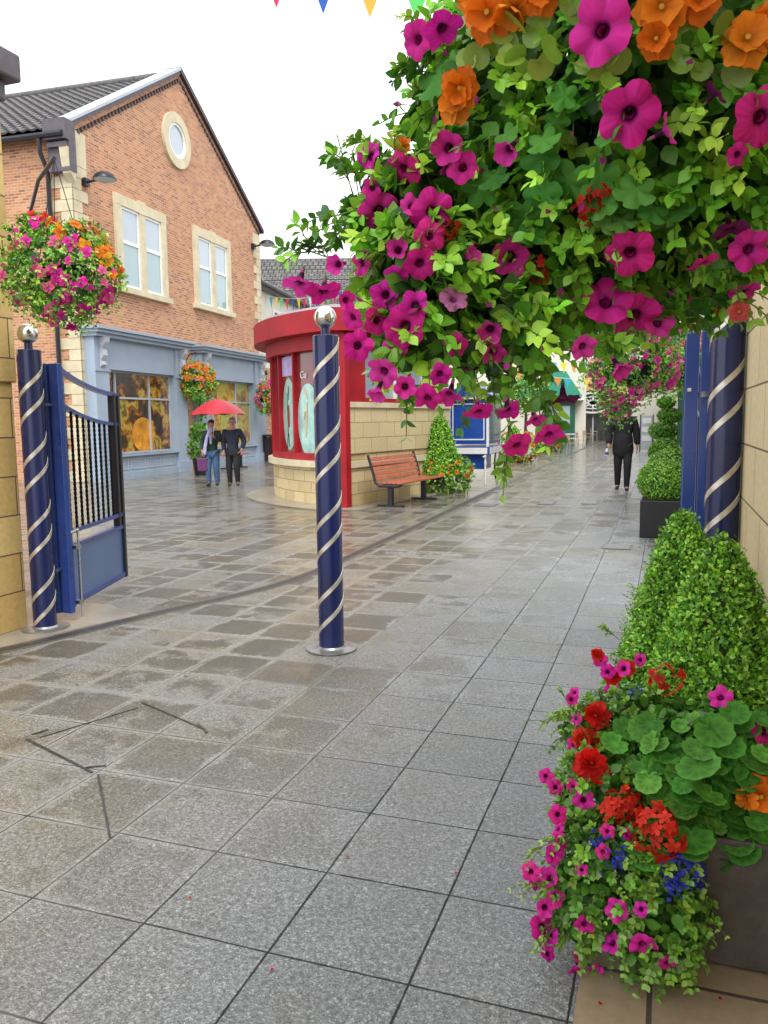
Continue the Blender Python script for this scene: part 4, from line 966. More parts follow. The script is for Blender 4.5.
MB().lathe([(0.22, 0.0), (0.22, 0.95)], n=20).build('liner', MT['brownwood'], lbn); MB().lathe([(0.29, 1.0), (0.29, 1.05), (0.18, 1.08)], n=20).build('rim', MT['blackmetal'], lbn)
# ================================================================ VENDOR CART
p = gnd(468, 484); ct = thing('vendor_cart', 'blue and white market barrow with glazed side on spoked wheels beside the kiosk', 'cart', (p[0], p[1], 0), rad(2))
CW = 0.5; CL = 1.9   # half width, length; local y away from camera
MB().box(-CW, CW, 0.05, CL, 0.98, 2.05).build('cabinet', MT['cartblue'], ct)
MB().box(-CW-0.03, CW+0.03, 0.0, CL+0.05, 0.72, 0.92).build('deck', MT['cartblue'], ct, bevel=0.01)
MB().box(-CW+0.02, CW-0.02, -0.02, -0.003, 0.745, 0.895).build('white_panel', MT['white'], ct)
for i in range(3): a = 0.06+i*0.62; MB().box(CW+0.033, CW+0.045, a, a+0.55, 0.745, 0.895).build('white_panel', MT['white'], ct)
MB().box(-CW+0.05, CW-0.1, 0.15, 1.0, 0.36, 0.715).build('drawer_box', MT['cartblue'], ct)
for (a, b_) in (((-CW-0.01), -CW+0.05), (CW-0.05, CW+0.01)): MB().box(a, b_, 0.02, 0.08, 0.92, 2.08).build('corner_post', MT['white'], ct)
for y in (CL-0.06,): MB().box(CW-0.05, CW+0.01, y, y+0.06, 0.92, 2.08).build('corner_post', MT['white'], ct)
fm = MB(); fm.box(-CW+0.1, CW-0.1, 0.035, 0.048, 1.08, 1.11); fm.box(-CW+0.1, -CW+0.125, 0.035, 0.048, 1.11, 1.95); fm.box(CW-0.125, CW-0.1, 0.035, 0.048, 1.11, 1.95); fm.box(-CW+0.1, CW-0.1, 0.035, 0.048, 1.95, 1.98); fm.build('panel_beading', MT['white'], ct)
MB().box(CW+0.002, CW+0.012, 0.1, CL-0.08, 1.05, 2.0).build('display_glass', MT['glass_cart'], ct)
MB().box(-CW-0.1, CW+0.1, -0.06, CL+0.1, 2.08, 2.15).build('roof_board', MT['white'], ct)
cr_ = MB(); cr_.poly([(-CW-0.12, -0.1, 2.155), (CW+0.12, -0.1, 2.155), (CW+0.12, CL+0.12, 2.155), (-CW-0.12, CL+0.12, 2.155)])
cr_.xprism([(-CW-0.12, 2.155), (CW+0.12, 2.155), (0, 2.5)], -0.1, CL+0.12); cr_.build('canopy', MT['cartblue'], ct)
for sx in (-1, 1):
    MB().lathe([(0.02, 0), (0.028, 0.3), (0.022, 0.45), (0.035, 0.55), (0.022, 0.6), (0.03, 0.72)], (sx*0.38+0.05, 0.0, 0), 10).build('leg', MT['white'], ct, smooth=True)
    MB().tube([(sx*0.38+0.05, 0.0, 0.66), (sx*0.38+0.05, -0.25, 0.69)], 0.022, 8).build('handle', MT['white'], ct, smooth=True)
    w = MB(); xx = sx*(CW+0.02); R_ = 0.40
    w.tube([(xx, 1.25+R_*math.cos(a), R_+0.01+R_*math.sin(a)) for a in np.linspace(0, 2*PI, 29)], 0.024, 6); wo = w.build('wheel', MT['blackmetal'], ct)
    w = MB(); w.tube([(xx, 1.25+(R_-.05)*math.cos(a), R_+0.01+(R_-.05)*math.sin(a)) for a in np.linspace(0, 2*PI, 29)], 0.022, 6)
    for k in range(10): a = 2*PI*k/10; w.tube([(xx, 1.25, R_), (xx, 1.25+(R_-.05)*math.cos(a), R_+(R_-.05)*math.sin(a))], 0.011, 5)
    w.ball((xx, 1.25, R_), 0.06, 10); w.build('spokes', MT['white'], wo)
# ================================================================ FLOWERS
def pxblobs(L): return [(*at(x, y, d), r*d/FPX) for x, y, d, r in L]
def hit(px, py, blobs, k=1.1, fallback=None):
    v = ray(px, py); vn = v/np.linalg.norm(v); best = None
    for (x, y, z, r) in blobs:
        oc = CAM-np.array([x, y, z]); b_ = oc@vn; c = oc@oc-(r*k)**2; D = b_*b_-c
        if D > 0:
            t = -b_-math.sqrt(D)
            if t > 0 and (best is None or t < best[0]): best = (t, (CAM+vn*t-np.array([x, y, z]))/(r*k))
    if best is None:
        return CAM+v*fallback, -vn
    return CAM+vn*best[0], best[1]
def place_flowers(root, specs, blobs, k=1.12, fallback=1.45, tilt=0.35):
    for (px, py, s_, key, name, *fc) in specs:
        P, N = hit(px, py, blobs, k, fallback)
        tocam = nrm(CAM-P); d = np.linalg.norm(P-CAM)
        if fc: f_ = CR*fc[0][0]+CU*fc[0][1]+(-CF)*fc[0][2]
        else: f_ = tocam*0.9+N*0.5+RNG.normal(0, tilt*1.0, 3)+np.array([0, 0, 0.0])
        put_flower(key, name, P, f_, s_*d/FPX*1.04, root)
def bowl(root, c, r, hang=0.7, chains=3):
    MB().lathe([(0.001, -r*0.8), (r*0.55, -r*0.68), (r*0.88, -r*0.35), (r, 0.0), (r*0.9, 0.02), (0.001, 0.05)], tuple(c), 24).build('basket_bowl', MT['soil'], root, world=True, smooth=True)
    top = np.array(c)+np.array([0, 0, hang])
    for k_ in range(chains):
        a = 2*PI*k_/chains+0.4; MB().tube([tuple(np.array(c)+np.array([r*0.95*math.cos(a), r*0.95*math.sin(a), 0.0])), tuple(top)], 0.003, 5).build('chain', MT['blackmetal'], root, world=True)
    return top

# ---- the big basket in front
BB = pxblobs([(628, 112, 1.62, 192), (432, 270, 1.5, 62), (425, 322, 1.45, 42), (505, 325, 1.5, 48), (715, 218, 1.55, 70), (408, 190, 1.5, 42), (560, 225, 1.6, 100), (740, 110, 1.5, 90), (432, 112, 1.6, 22)])
bc = at(612, 165, 1.72)
bk = thing('hanging_basket', 'huge hanging basket of magenta petunias and orange begonias filling the top right', 'hanging basket', tuple(bc), 0, 'hanging flower baskets')
top = bowl(bk, bc-np.array([0, 0, 0.05]), 0.24, 0.75)
MB().tube([tuple(top), tuple(top+np.array([0, 0, 0.04])), (0.40, top[1], top[2]+0.04)], 0.012, 8).build('hanging_bracket', MT['blackmetal'], bk, world=True, smooth=True)
cl = Cloud()
# dark inner leaves
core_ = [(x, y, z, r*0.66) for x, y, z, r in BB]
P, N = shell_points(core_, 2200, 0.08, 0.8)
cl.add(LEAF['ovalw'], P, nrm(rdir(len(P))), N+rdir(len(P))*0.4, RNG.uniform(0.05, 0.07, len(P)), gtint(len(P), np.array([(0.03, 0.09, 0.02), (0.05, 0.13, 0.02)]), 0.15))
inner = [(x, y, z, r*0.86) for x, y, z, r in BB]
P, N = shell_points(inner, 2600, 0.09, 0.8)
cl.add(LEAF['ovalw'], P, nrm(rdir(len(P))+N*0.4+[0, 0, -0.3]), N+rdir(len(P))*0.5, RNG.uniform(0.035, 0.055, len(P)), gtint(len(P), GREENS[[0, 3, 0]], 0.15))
P, N = shell_points(BB, 1500, 0.05, 0.93)
sprigs(cl, P-N*0.02, N, 0.07, 5, 0.036, tpl='ovalw', droop=0.3, pal=GREENS[[1, 2, 4, 1, 0]]*1.25)
P, N = shell_points(BB, 260, 0.04, 0.95); tipd = nrm(N+rdir(len(P))*0.5); cl.tubes(P, P+tipd*0.05, 0.0011, np.array((0.2, 0.33, 0.07)))
cl.add(LEAF['small'], P+tipd*0.047, tipd, rdir(len(P)), 0.022, np.tile([(0.45, 0.03, 0.3)], (len(P), 1)))
# long trailing shoots that break the outline
TS = [(340, 262, 300, 248, 1.45), (372, 240, 352, 150, 1.5), (395, 170, 358, 140, 1.5), (425, 80, 412, 52, 1.5), (385, 215, 338, 222, 1.47), (390, 350, 372, 385, 1.42), (500, 400, 520, 452, 1.42), (470, 380, 478, 412, 1.42), (545, 380, 560, 432, 1.42), (560, 350, 600, 350, 1.45), (640, 320, 690, 318, 1.5), (700, 290, 745, 300, 1.5), (410, 380, 405, 405, 1.42), (445, 60, 438, 30, 1.5), (520, 390, 540, 420, 1.42), (330, 250, 296, 245, 1.45), (690, 250, 730, 275, 1.42), (400, 220, 355, 200, 1.5), (600, 330, 640, 345, 1.45)]
for x0, y0, x1, y1, d in TS:
    low = y1 > 330 or x1 < 310
    for r_ in range(1 if low else 3):
        a = at(x0, y0, d)+RNG.normal(0, 0.012, 3); b_ = at(x1, y1, d)+RNG.normal(0, 0.015, 3)
        pts = np.array([a+(b_-a)*RNG.uniform(0.1, 1.0) for _ in range(3)]); cl.tubes([a], [b_], 0.0014, np.array((0.15, 0.26, 0.05)))
        sprigs(cl, pts, np.tile(nrm(b_-a), (3, 1)), 0.05, 4, 0.032)
    cl.tubes([at(x0, y0, d)], [at(x1, y1, d)], 0.0018, np.array((0.15, 0.26, 0.05)))
# ivy geranium leaves, dark and lobed, and rounder yellow-green leaves along the top
IV0 = [(490, 165, 60), (520, 200, 66), (550, 178, 60), (575, 165, 72), (610, 158, 60), (480, 200, 55), (640, 175, 55), (560, 150, 55), (600, 130, 50), (535, 225, 50), (660, 200, 50), (500, 130, 40), (570, 240, 52), (625, 210, 50), (430, 65, 62), (455, 55, 50), (540, 130, 46), (590, 195, 48)]
IV = [(x, y, s_*0.66) for x, y, s_ in IV0]+[(x+RNG.normal(0, 16), y+RNG.normal(0, 16), s_*0.5) for x, y, s_ in IV0[::2]]
icl = Cloud()
for x, y, s_ in IV:
    P, N = hit(x, y, BB, 1.1, 1.4); d = np.linalg.norm(P-CAM)
    icl.add(LEAF['ivy'], [P], [nrm(RNG.normal(0, 1, 3)+[0, 0, -0.8])], [nrm(CAM-P)*0.8+N*0.6+[0, 0, 0.5]], s_*d/FPX, gtint(1, np.array([(0.06, 0.22, 0.035), (0.10, 0.30, 0.05)]), 0.1))
for _ in range(70):
    x, y = RNG.uniform(455, 768), RNG.uniform(-30, 75)
    P, N = hit(x, y, BB, 1.13, 1.4); d = np.linalg.norm(P-CAM)
    cl.add(LEAF['plainround'], [P], [rdir(1)[0]+[0, 0, -0.2]], [nrm(CAM-P)*0.7+N*0.5+RNG.normal(0, 0.3, 3)+[0, 0, 0.4]], RNG.uniform(14, 25)*d/FPX, gtint(1, np.array([(0.24, 0.40, 0.05), (0.30, 0.44, 0.07)]), 0.1))
cl.build('foliage', MT['leaf'], bk); icl.build('lobed_leaves', MT['leafmatte'], bk)
def pet(i): return 'petunia%d' % ((i*5) % 8)
PL = [(600, 30, 45), (629, 115, 46), (667, 130, 28, (0.8, 0.3, 0.4)), (509, 149, 31), (448, 148, 34), (462, 167, 30), (370, 155, 26, (-.5, 0.2, .7)), (403, 170, 32, (-.3, -.6, .5)), (379, 212, 33), (433, 210, 34), (412, 206, 24), (468, 256, 29), (510, 257, 42), (420, 264, 31), (396, 277, 22), (630, 254, 38), (607, 300, 42, (.0, .3, .9)), (635, 317, 40), (658, 322, 30), (490, 329, 34), (493, 352, 28, (0.1, -.6, .6)), (404, 327, 36), (385, 295, 28), (378, 320, 24), (361, 263, 26), (358, 345, 26), (383, 372, 30, (-.4, -.5, .6)), (378, 390, 26, (-.3, -.8, .4)), (405, 387, 24), (416, 40, 30, (-.6, -.3, .5)), (443, 30, 34, (.2, -.7, .5)), (762, 118, 40), (750, 250, 30), (738, 155, 20), (583, 347, 28, (0.2, -.5, .7)), (619, 367, 30, (.3, -.7, .5)), (450, 394, 30, (-.2, -.8, .4)), (478, 413, 30, (0, -.9, .3)), (507, 411, 28, (0, -.9, .3)), (517, 447, 29, (.1, -.75, .5)), (549, 436, 26, (.1, -.7, .5)), (323, 294, 32, (-.1, -.9, .3)), (299, 284, 30, (-.2, -.9, .3)), (338, 264, 26, (-.4, -.3, .8)), (346, 300, 22), (352, 318, 26, (-.5, -.5, .6)), (415, 305, 30), (430, 235, 26), (395, 345, 26), (428, 400, 24, (0, -.8, .5)), (535, 420, 22, (.2, -.8, .4)), (398, 250, 26), (372, 188, 22), (455, 345, 22), (440, 375, 26, (.2, -.6, .6)), (703, 265, 26, (.2, -.9, .2)), (744, 292, 22, (.0, -.9, .3))]
place_flowers(bk, [(q[0], q[1], q[2]*RNG.uniform(0.92, 1.12), pet(i), 'petunia', *q[3:]) for i, q in enumerate(PL)], BB, 1.21, 1.32)
place_flowers(bk, [(454, 298, 26, 'petuniapale', 'petunia'), (730, 232, 30, 'petuniadark', 'petunia', (.1, -.95, .1)), (563, 400, 32, 'petuniadark', 'petunia', (0, -.97, .1)), (466, 372, 28, 'petuniadark', 'petunia', (0, -.97, .1)), (716, 92, 22, 'petuniadark', 'petunia', (.5, .5, .3))], BB, 1.17)
place_flowers(bk, [(490, 14, 46, 'begonia0', 'begonia_flower'), (516, 6, 40, 'begonia1', 'begonia_flower'), (541, -6, 36, 'begonia0', 'begonia_flower'), (460, 88, 36, 'begonia0', 'begonia_flower'), (457, 106, 36, 'begonia1', 'begonia_flower'), (661, 8, 44, 'begonia1', 'begonia_flower'), (697, 2, 38, 'begonia0', 'begonia_flower'), (657, 40, 34, 'begonia0', 'begonia_flower'), (745, 42, 44, 'begonia1', 'begonia_flower'), (765, 28, 36, 'begonia0', 'begonia_flower'), (472, -2, 30, 'begonia1', 'begonia_flower'), (403, 146, 18, 'begonia0', 'begonia_flower')], BB, 1.17)
place_flowers(bk, [(590, 210, 34, 'geranium1', 'geranium_flower'), (598, 197, 26, 'geranium1', 'geranium_flower'), (449, 229, 22, 'geranium1', 'geranium_flower'), (536, 274, 30, 'geranium1', 'geranium_flower'), (722, 300, 24, 'geranium1', 'geranium_flower'), (738, 312, 22, 'fuchsia0', 'geranium_flower')], BB, 1.14)

# ---- smaller baskets
def small_basket(lb, px, py, d, rpx, cols, nfl, shape=((0, 0, 1.0),), leaf=0.04, seed=3, nsp=500, bracket=None, fsize=0.05, zones=None, slen=0.09):
    c = at(px, py, d); t = thing('hanging_basket', lb, 'hanging basket', tuple(c), 0, 'hanging flower baskets')
    bl = pxblobs([(px+dx*rpx, py+dy*rpx, d+(dd[0] if dd else 0), rpx*r) for dx, dy, r, *dd in shape])
    R_ = rpx*d/FPX
    tp = bowl(t, c+np.array([0, 0, -0.1*R_]), R_*0.55, 0.9*R_+0.4)
    cl = Cloud(); P, N = shell_points([(x, y, z, r*0.85) for x, y, z, r in bl], nsp, 0.08, 0.8)
    cl.add(LEAF['mid'], P, nrm(rdir(len(P))+N*0.4), N+rdir(len(P))*0.5, RNG.uniform(0.8, 1.3, len(P))*leaf, gtint(len(P), GREENS[[0, 3, 0]], 0.15))
    P, N = shell_points(bl, nsp, 0.07, 0.92)
    sprigs(cl, P-N*0.03, N, slen, 3, leaf*0.85, tpl='mid', stem=0)
    cl.build('foliage', MT['leaf'], t)
    P, N = shell_points([(x, y, z, r*1.1) for x, y, z, r in bl], nfl*3, 0.05, 0.95)
    f_ = (nrm(CAM-P)*N).sum(1) > -0.15; P, N = P[f_], N[f_]; P, N = P[:nfl], N[:nfl]
    for p_, n_ in zip(P, N):
        if zones:
            q = (p_-c); key = zones((q@CR)/R_, (q@CU)/R_)
        else: key = cols[RNG.integers(len(cols))]
        if key is None: continue
        put_flower(key, 'flower', p_, n_+nrm(CAM-p_)*0.5+RNG.normal(0, 0.3, 3), fsize*RNG.uniform(0.75, 1.25), t)
    xk = [FM[k_] for k_ in ('lowmag', 'lowpink')]
    nx_ = int(nfl*1.0); P, N = shell_points([(x, y, z, r*1.07) for x, y, z, r in bl], nx_, 0.06, 0.93); fl_ = F_low((1, 1, 1), 2); cc_ = []
    PC = {'lowmag': (0.85, 0.03, 0.42), 'lowpink': (0.90, 0.14, 0.36), 'lowora': ORA, 'lowyel': (0.85, 0.38, 0.02), 'lowred': RED, 'lowsalmon': (0.8, 0.16, 0.14)}; keep = []
    for i_, p_ in enumerate(P):
        k_ = zones(((p_-c)@CR)/R_, ((p_-c)@CU)/R_) if zones else cols[RNG.integers(len(cols))]
        if k_: keep.append(i_); cc_.append(PC[k_])
    cl = Cloud(); cl.add((fl_[0], fl_[1]), P[keep], rdir(len(keep)), N[keep]+nrm(CAM-P[keep])*0.3+rdir(len(keep))*0.4, fsize*0.8*RNG.uniform(0.7, 1.2, len(keep)), np.array(cc_)); o_ = cl.build('small_blossoms', MT['petal'], t); o_['kind'] = 'stuff'
    if bracket is not None:
        e = np.array(bracket); MB().tube([tuple(tp), tuple(tp*0.5+e*0.5+np.array([0, 0, 0.10])), tuple(e)], 0.014, 8).build('hanging_bracket', MT['blackmetal'], t, world=True, smooth=True)
        MB().box(e[0]-0.04, e[0]+0.04, e[1]-0.04, e[1]+0.04, e[2]-0.12, e[2]+0.05).build('bracket_plate', MT['blackmetal'], t, world=True)
    return t
def zl(x, y):
    if x < -0.35 and RNG.random() < 0.62: return None
    if y > 0.85: return ['lowmag', 'lowred', 'lowora'][RNG.integers(3)]
    if 0.6*x+0.8*y > 0.42 and x > -0.4 and RNG.random() < 0.88: return 'lowora' if RNG.random() < 0.7 else 'lowyel'
    return ['lowmag', 'lowpink', 'lowmag'][RNG.integers(3)] if (x > -0.3 or RNG.random() < 0.5) else ('lowpink' if RNG.random() < 0.6 else None)
small_basket('big hanging basket of orange and pink flowers above the left striped post', 60, 263, 5.3, 50, None, 98, ((0, 0.1, 0.78, 0.0), (-0.5, -0.35, 0.55, 0.1), (0.55, 0.25, 0.6, -0.1), (0.35, -0.3, 0.5, -0.1), (-0.5, 0.3, 0.6, 0.1), (0.1, 0.7, 0.5, 0.0)), 0.042, nsp=900, bracket=(-4.76, 5.2, 3.15), fsize=0.08, zones=zl)
small_basket('hanging basket trailing pink flowers in front of the man in black', 632, 362, 5.4, 42, ['lowmag', 'lowpink', 'lowmag', 'lowpink'], 99, ((0, -0.1, 0.75), (-0.3, 0.55, 0.55), (-0.35, 0.95, 0.35), (0.5, 0.1, 0.6), (-0.6, 0.1, 0.5), (-0.1, -0.9, 0.5)), 0.035, nsp=800, bracket=(0.40, 4.7, 2.9), fsize=0.06)
small_basket('hanging basket of salmon fuchsias beside the edge-on blue gate', 682, 362, 5.9, 36, ['lowsalmon', 'lowsalmon', 'lowmag'], 55, ((0, -0.3, 0.8), (-0.5, 0.2, 0.5), (0.4, 0.3, 0.5)), 0.035, nsp=700, bracket=(0.40, 4.75, 2.8), fsize=0.05)
q = Mx @ Vector((3.9, -0.02, 3.62))
small_basket('round hanging basket of orange flowers on the brick pier between the blue shopfronts', 197, 380, 26.3, 19, ['lowora', 'lowora', 'lowyel', 'lowpink', 'lowora'], 90, ((0, 0, 0.85), (0.2, 0.3, 0.6), (-0.2, 0.3, 0.55)), 0.10, nsp=600, bracket=tuple(q), fsize=0.17, slen=0.16)
small_basket('hanging basket of pink and orange flowers on the brick wall left of the red kiosk', 268, 396, 31, 15, ['lowmag', 'lowora', 'lowpink', 'lowmag'], 60, ((0, -0.4, 0.6), (0, 0.3, 0.75)), 0.10, nsp=450, bracket=tuple(at(266, 372, 33.2)), fsize=0.18, slen=0.16)

# ================================================================ TOPIARY
def cone_shape(cl, c, z0, H, R, n, leaf, pal, seed=0, bulge=0.3, gaps=0.0):
    t = RNG.random(n)**0.62; t = 1-t   # more near the base
    a = RNG.random(n)*2*PI
    lump = 1+0.06*np.sin(3*a+9*t+seed)+0.05*np.sin(7*a-14*t+seed)
    rr = R*((1-t)*(1-bulge)+bulge*np.sqrt(np.maximum(0, 1-t**2)))*lump
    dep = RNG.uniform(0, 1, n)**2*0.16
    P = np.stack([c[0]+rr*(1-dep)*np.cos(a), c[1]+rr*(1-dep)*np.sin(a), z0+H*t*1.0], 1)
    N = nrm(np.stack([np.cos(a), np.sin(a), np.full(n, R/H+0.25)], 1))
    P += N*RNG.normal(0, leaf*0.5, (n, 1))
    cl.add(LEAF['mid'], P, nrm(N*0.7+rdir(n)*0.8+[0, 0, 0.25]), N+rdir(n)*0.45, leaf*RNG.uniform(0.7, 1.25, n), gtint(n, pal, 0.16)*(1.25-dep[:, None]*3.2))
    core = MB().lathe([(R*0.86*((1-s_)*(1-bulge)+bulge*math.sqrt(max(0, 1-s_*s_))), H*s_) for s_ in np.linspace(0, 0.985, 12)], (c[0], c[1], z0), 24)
    return core
BOX = np.array([(0.19, 0.44, 0.03), (0.27, 0.55, 0.045), (0.10, 0.29, 0.02), (0.36, 0.63, 0.07), (0.06, 0.19, 0.015)])
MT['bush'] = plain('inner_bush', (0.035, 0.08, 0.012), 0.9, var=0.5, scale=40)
def ball_topiary(lb, x, y, bw, bh, br, n, leaf, group, mat='blackpl', cz=None):
    t = thing('potted_topiary', lb, 'potted plant', (x, y, 0), 0, group)
    p = MB(); p.box(-bw/2, bw/2, -bw/2, bw/2, 0, bh).build('planter_box', MT[mat], t, bevel=0.012)
    MB().box(-bw/2+.02, bw/2-.02, -bw/2+.02, bw/2-.02, bh, bh+0.012).build('soil', MT['soil'], t)
    cz = bh+br*0.92 if cz is None else cz
    MB().tube([(0, 0, bh), (0, 0, cz)], 0.02, 8).build('trunk', MT['brownwood'], t)
    cl = Cloud(); d = rdir(n); P = d*br*(1+RNG.normal(0, 0.04, (n, 1)))*[1, 1, 0.93]+[x, y, cz]
    cl.add(LEAF['small'] if leaf < 0.03 else LEAF['mid'], P, nrm(d*0.6+rdir(n)*0.9), d+rdir(n)*0.5, leaf*RNG.uniform(0.7, 1.3, n), gtint(n, BOX, 0.2)); cr = cl.build('crown', MT['leaf'], t)
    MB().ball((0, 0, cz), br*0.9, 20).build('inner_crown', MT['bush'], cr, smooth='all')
    return t
ball_topiary('ball topiary in a black cube planter, nearest on the right of the lane', -0.02, 11.35, 0.54, 0.5, 0.30, 5200, 0.03, 'ball topiaries in black planters', cz=0.74)
ball_topiary('ball topiary directly behind the nearest black cube planter', 0.08, 12.9, 0.54, 0.5, 0.32, 3500, 0.035, 'ball topiaries in black planters', cz=0.80)
ball_topiary('ball topiary in a black planter, third from the front on the right', -0.02, 19.3, 0.5, 0.45, 0.31, 3000, 0.04, 'ball topiaries in black planters', cz=0.80)
ball_topiary('ball topiary in a black planter, farthest of the row on the right', 0.03, 24.5, 0.5, 0.45, 0.3, 2200, 0.05, 'ball topiaries in black planters', cz=0.80)
# spiral topiary in grey planter
sx_, sy_ = 0.0, 21.6
st = thing('potted_topiary', 'cloud-cut spiral topiary in a tall grey planter by the green pilaster', 'potted plant', (sx_, sy_, 0))
MB().prism([(-0.22, -0.22), (0.22, -0.22), (0.22, 0.22), (-0.22, 0.22)], 0, 1.0).build('planter_box', MT['greypl'], st, bevel=0.02)
MB().tube([(0, 0, 1), (0.05, 0, 2)], 0.03, 8).build('trunk', MT['brownwood'], st)
for z, r_, dx in ((1.25, 0.34, -0.05), (1.62, 0.28, 0.1), (1.95, 0.2, 0.0)):
    cl = Cloud(); n = 1300; d = rdir(n); cl.add(LEAF['mid'], d*r_*[1, 1, 0.6]+[sx_+dx, sy_, z], nrm(d+rdir(n)), d+rdir(n)*0.5, 0.05*RNG.uniform(0.7, 1.3, n), gtint(n, BOX[[0, 2]], 0.2)); cr = cl.build('crown_tier', MT['leaf'], st)
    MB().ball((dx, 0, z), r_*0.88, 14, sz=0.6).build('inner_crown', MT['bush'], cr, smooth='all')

# ---- flower planters: cone topiary above bedding
def cone_planter(lb, x, y, w, h, ch, cr_, n, leaf, bed, cols, nf, fs, seed=0, group='cone topiary planters'):
    t = thing('flower_planter', lb, 'flower planter', (x, y, 0), 0, group)
    MB().box(-w/2, w/2, -w/2, w/2, 0, h).build('planter_box', MT['planter'], t, bevel=0.012)
    cl = Cloud(); core = cone_shape(cl, (x, y), h-0.02, ch, cr_, n, leaf, BOX, seed)
    cn = cl.build('topiary_cone', MT['leaf'], t); core.build('inner_cone', MT['bush'], cn, world=False) if False else None
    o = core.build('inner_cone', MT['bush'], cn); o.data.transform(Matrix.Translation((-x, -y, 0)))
    bl = [(x+bx, y+by, bz, br) for bx, by, bz, br in bed]
    cl = Cloud(); P, N = shell_points(bl, n//5, 0.1, 0.85); cl.add(LEAF['mid'], P, nrm(rdir(len(P))+N*0.5), N+rdir(len(P))*0.5, leaf*1.6*RNG.uniform(0.8, 1.3, len(P)), gtint(len(P), GREENS, 0.2))
    P[:, 2] = np.maximum(P[:, 2], 0.02)
    cl.build('bedding_leaves', MT['leaf'], t)
    P, N = shell_points([(a, b_, c, r*1.06) for a, b_, c, r in bl], nf*2, 0.05, 0.92); k_ = 0
    for p_, n_ in zip(P, N):
        if p_[2] < 0.04 or (nrm(CAM-p_)@n_) < -0.2 or k_ >= nf: continue
        k_ += 1; key = cols[0] if p_[2] > h*0.75 else cols[1+RNG.integers(len(cols)-1)]
        put_flower(key, 'flower', p_, n_+nrm(CAM-p_)*0.4, fs*RNG.uniform(0.7, 1.3)*(1.5 if key == cols[0] else 1), t)
    return t
tp_ = gnd(440, 492)
bedA = [(-0.05, -0.1, 0.42, 0.30), (0.22, -0.1, 0.34, 0.28), (0.05, -0.3, 0.22, 0.22), (0.3, 0.05, 0.2, 0.22), (-0.3, -0.12, 0.45, 0.2), (0.3, 0.1, 0.45, 0.25)]
bedB = [(a*1.25, b_*1.2, c, r_*1.25) for a, b_, c, r_ in bedA]
cone_planter('clipped cone and mixed flowers in planter between bench and blue cart', tp_[0]-0.02, tp_[1]+0.05, 0.5, 0.4, 1.3, 0.52, 8000, 0.048, bedB, ['lowora', 'lowred', 'lowpink', 'lowmag', 'lowpink'], 60, 0.065)
for (px, py, lb, sd) in ((514, 462, 'leafy planter of orange and pink flowers just behind the cart wheel', 1), (545, 452, 'leafy flower planter left of the nearest cafe table', 2), (600, 434, 'small clipped cone above orange flowers beyond the cafe chairs', 3)):
    p = gnd(px, py)
    cone_planter(lb, p[0], p[1], 0.6, 0.4, 0.9 if sd < 3 else 1.5, 0.35, 1800, 0.09, [(a*1.6, b_*1.6, c*1.5, r*1.5) for a, b_, c, r in bedA], ['lowora', 'lowred', 'lowpink', 'lowyel'], 45, 0.15, sd)

# ---- foreground planters
fp = thing('flower_planter', 'nearest flower planter with tall leafy cone, red geraniums and blue lobelia', 'flower planter', (0.16, 2.75, 0), 0, 'cone topiary planters')
MB().prism([(-0.06, 2.36), (0.42, 2.36), (0.42, 3.12), (-0.06, 3.12)], 0.006, 0.40).build('planter_box', MT['planter'], fp, world=True, bevel=0.012)
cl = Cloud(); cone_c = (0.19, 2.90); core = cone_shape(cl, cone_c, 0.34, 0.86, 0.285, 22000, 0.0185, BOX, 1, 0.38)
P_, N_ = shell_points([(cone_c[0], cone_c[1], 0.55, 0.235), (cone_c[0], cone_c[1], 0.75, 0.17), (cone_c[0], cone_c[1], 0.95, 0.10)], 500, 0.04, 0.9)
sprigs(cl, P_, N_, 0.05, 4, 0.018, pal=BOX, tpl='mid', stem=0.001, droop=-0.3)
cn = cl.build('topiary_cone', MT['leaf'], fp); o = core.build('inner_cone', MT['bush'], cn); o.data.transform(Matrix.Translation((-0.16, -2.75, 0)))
FB = pxblobs([(700, 770, 2.5, 66), (640, 735, 2.7, 44), (600, 790, 2.52, 38), (600, 865, 2.38, 46), (655, 915, 2.28, 44), (590, 905, 2.36, 36), (735, 815, 2.4, 36), (655, 860, 2.35, 40), (590, 730, 2.75, 26)])
cl = Cloud()
P, N = shell_points([(x, y, z, r*0.88) for x, y, z, r in FB], 2600, 0.09, 0.8); P[:, 2] = np.maximum(P[:, 2], 0.02)
cl.add(LEAF['ovalw'], P, nrm(rdir(len(P))+N*0.4), N+rdir(len(P))*0.5, RNG.uniform(0.03, 0.045, len(P)), gtint(len(P), GREENS[[0, 3, 0]], 0.15))
lowb = [FB[i] for i in (1, 2, 3, 4, 5, 7, 8)]
P, N = shell_points(lowb, 700, 0.06, 0.9); P[:, 2] = np.maximum(P[:, 2], 0.03)
sprigs(cl, P-N*0.01, N, 0.06, 5, 0.026, floor=0.006, pal=np.array([(0.17, 0.36, 0.04), (0.24, 0.44, 0.05), (0.12, 0.28, 0.035)]), tpl='ovalw')
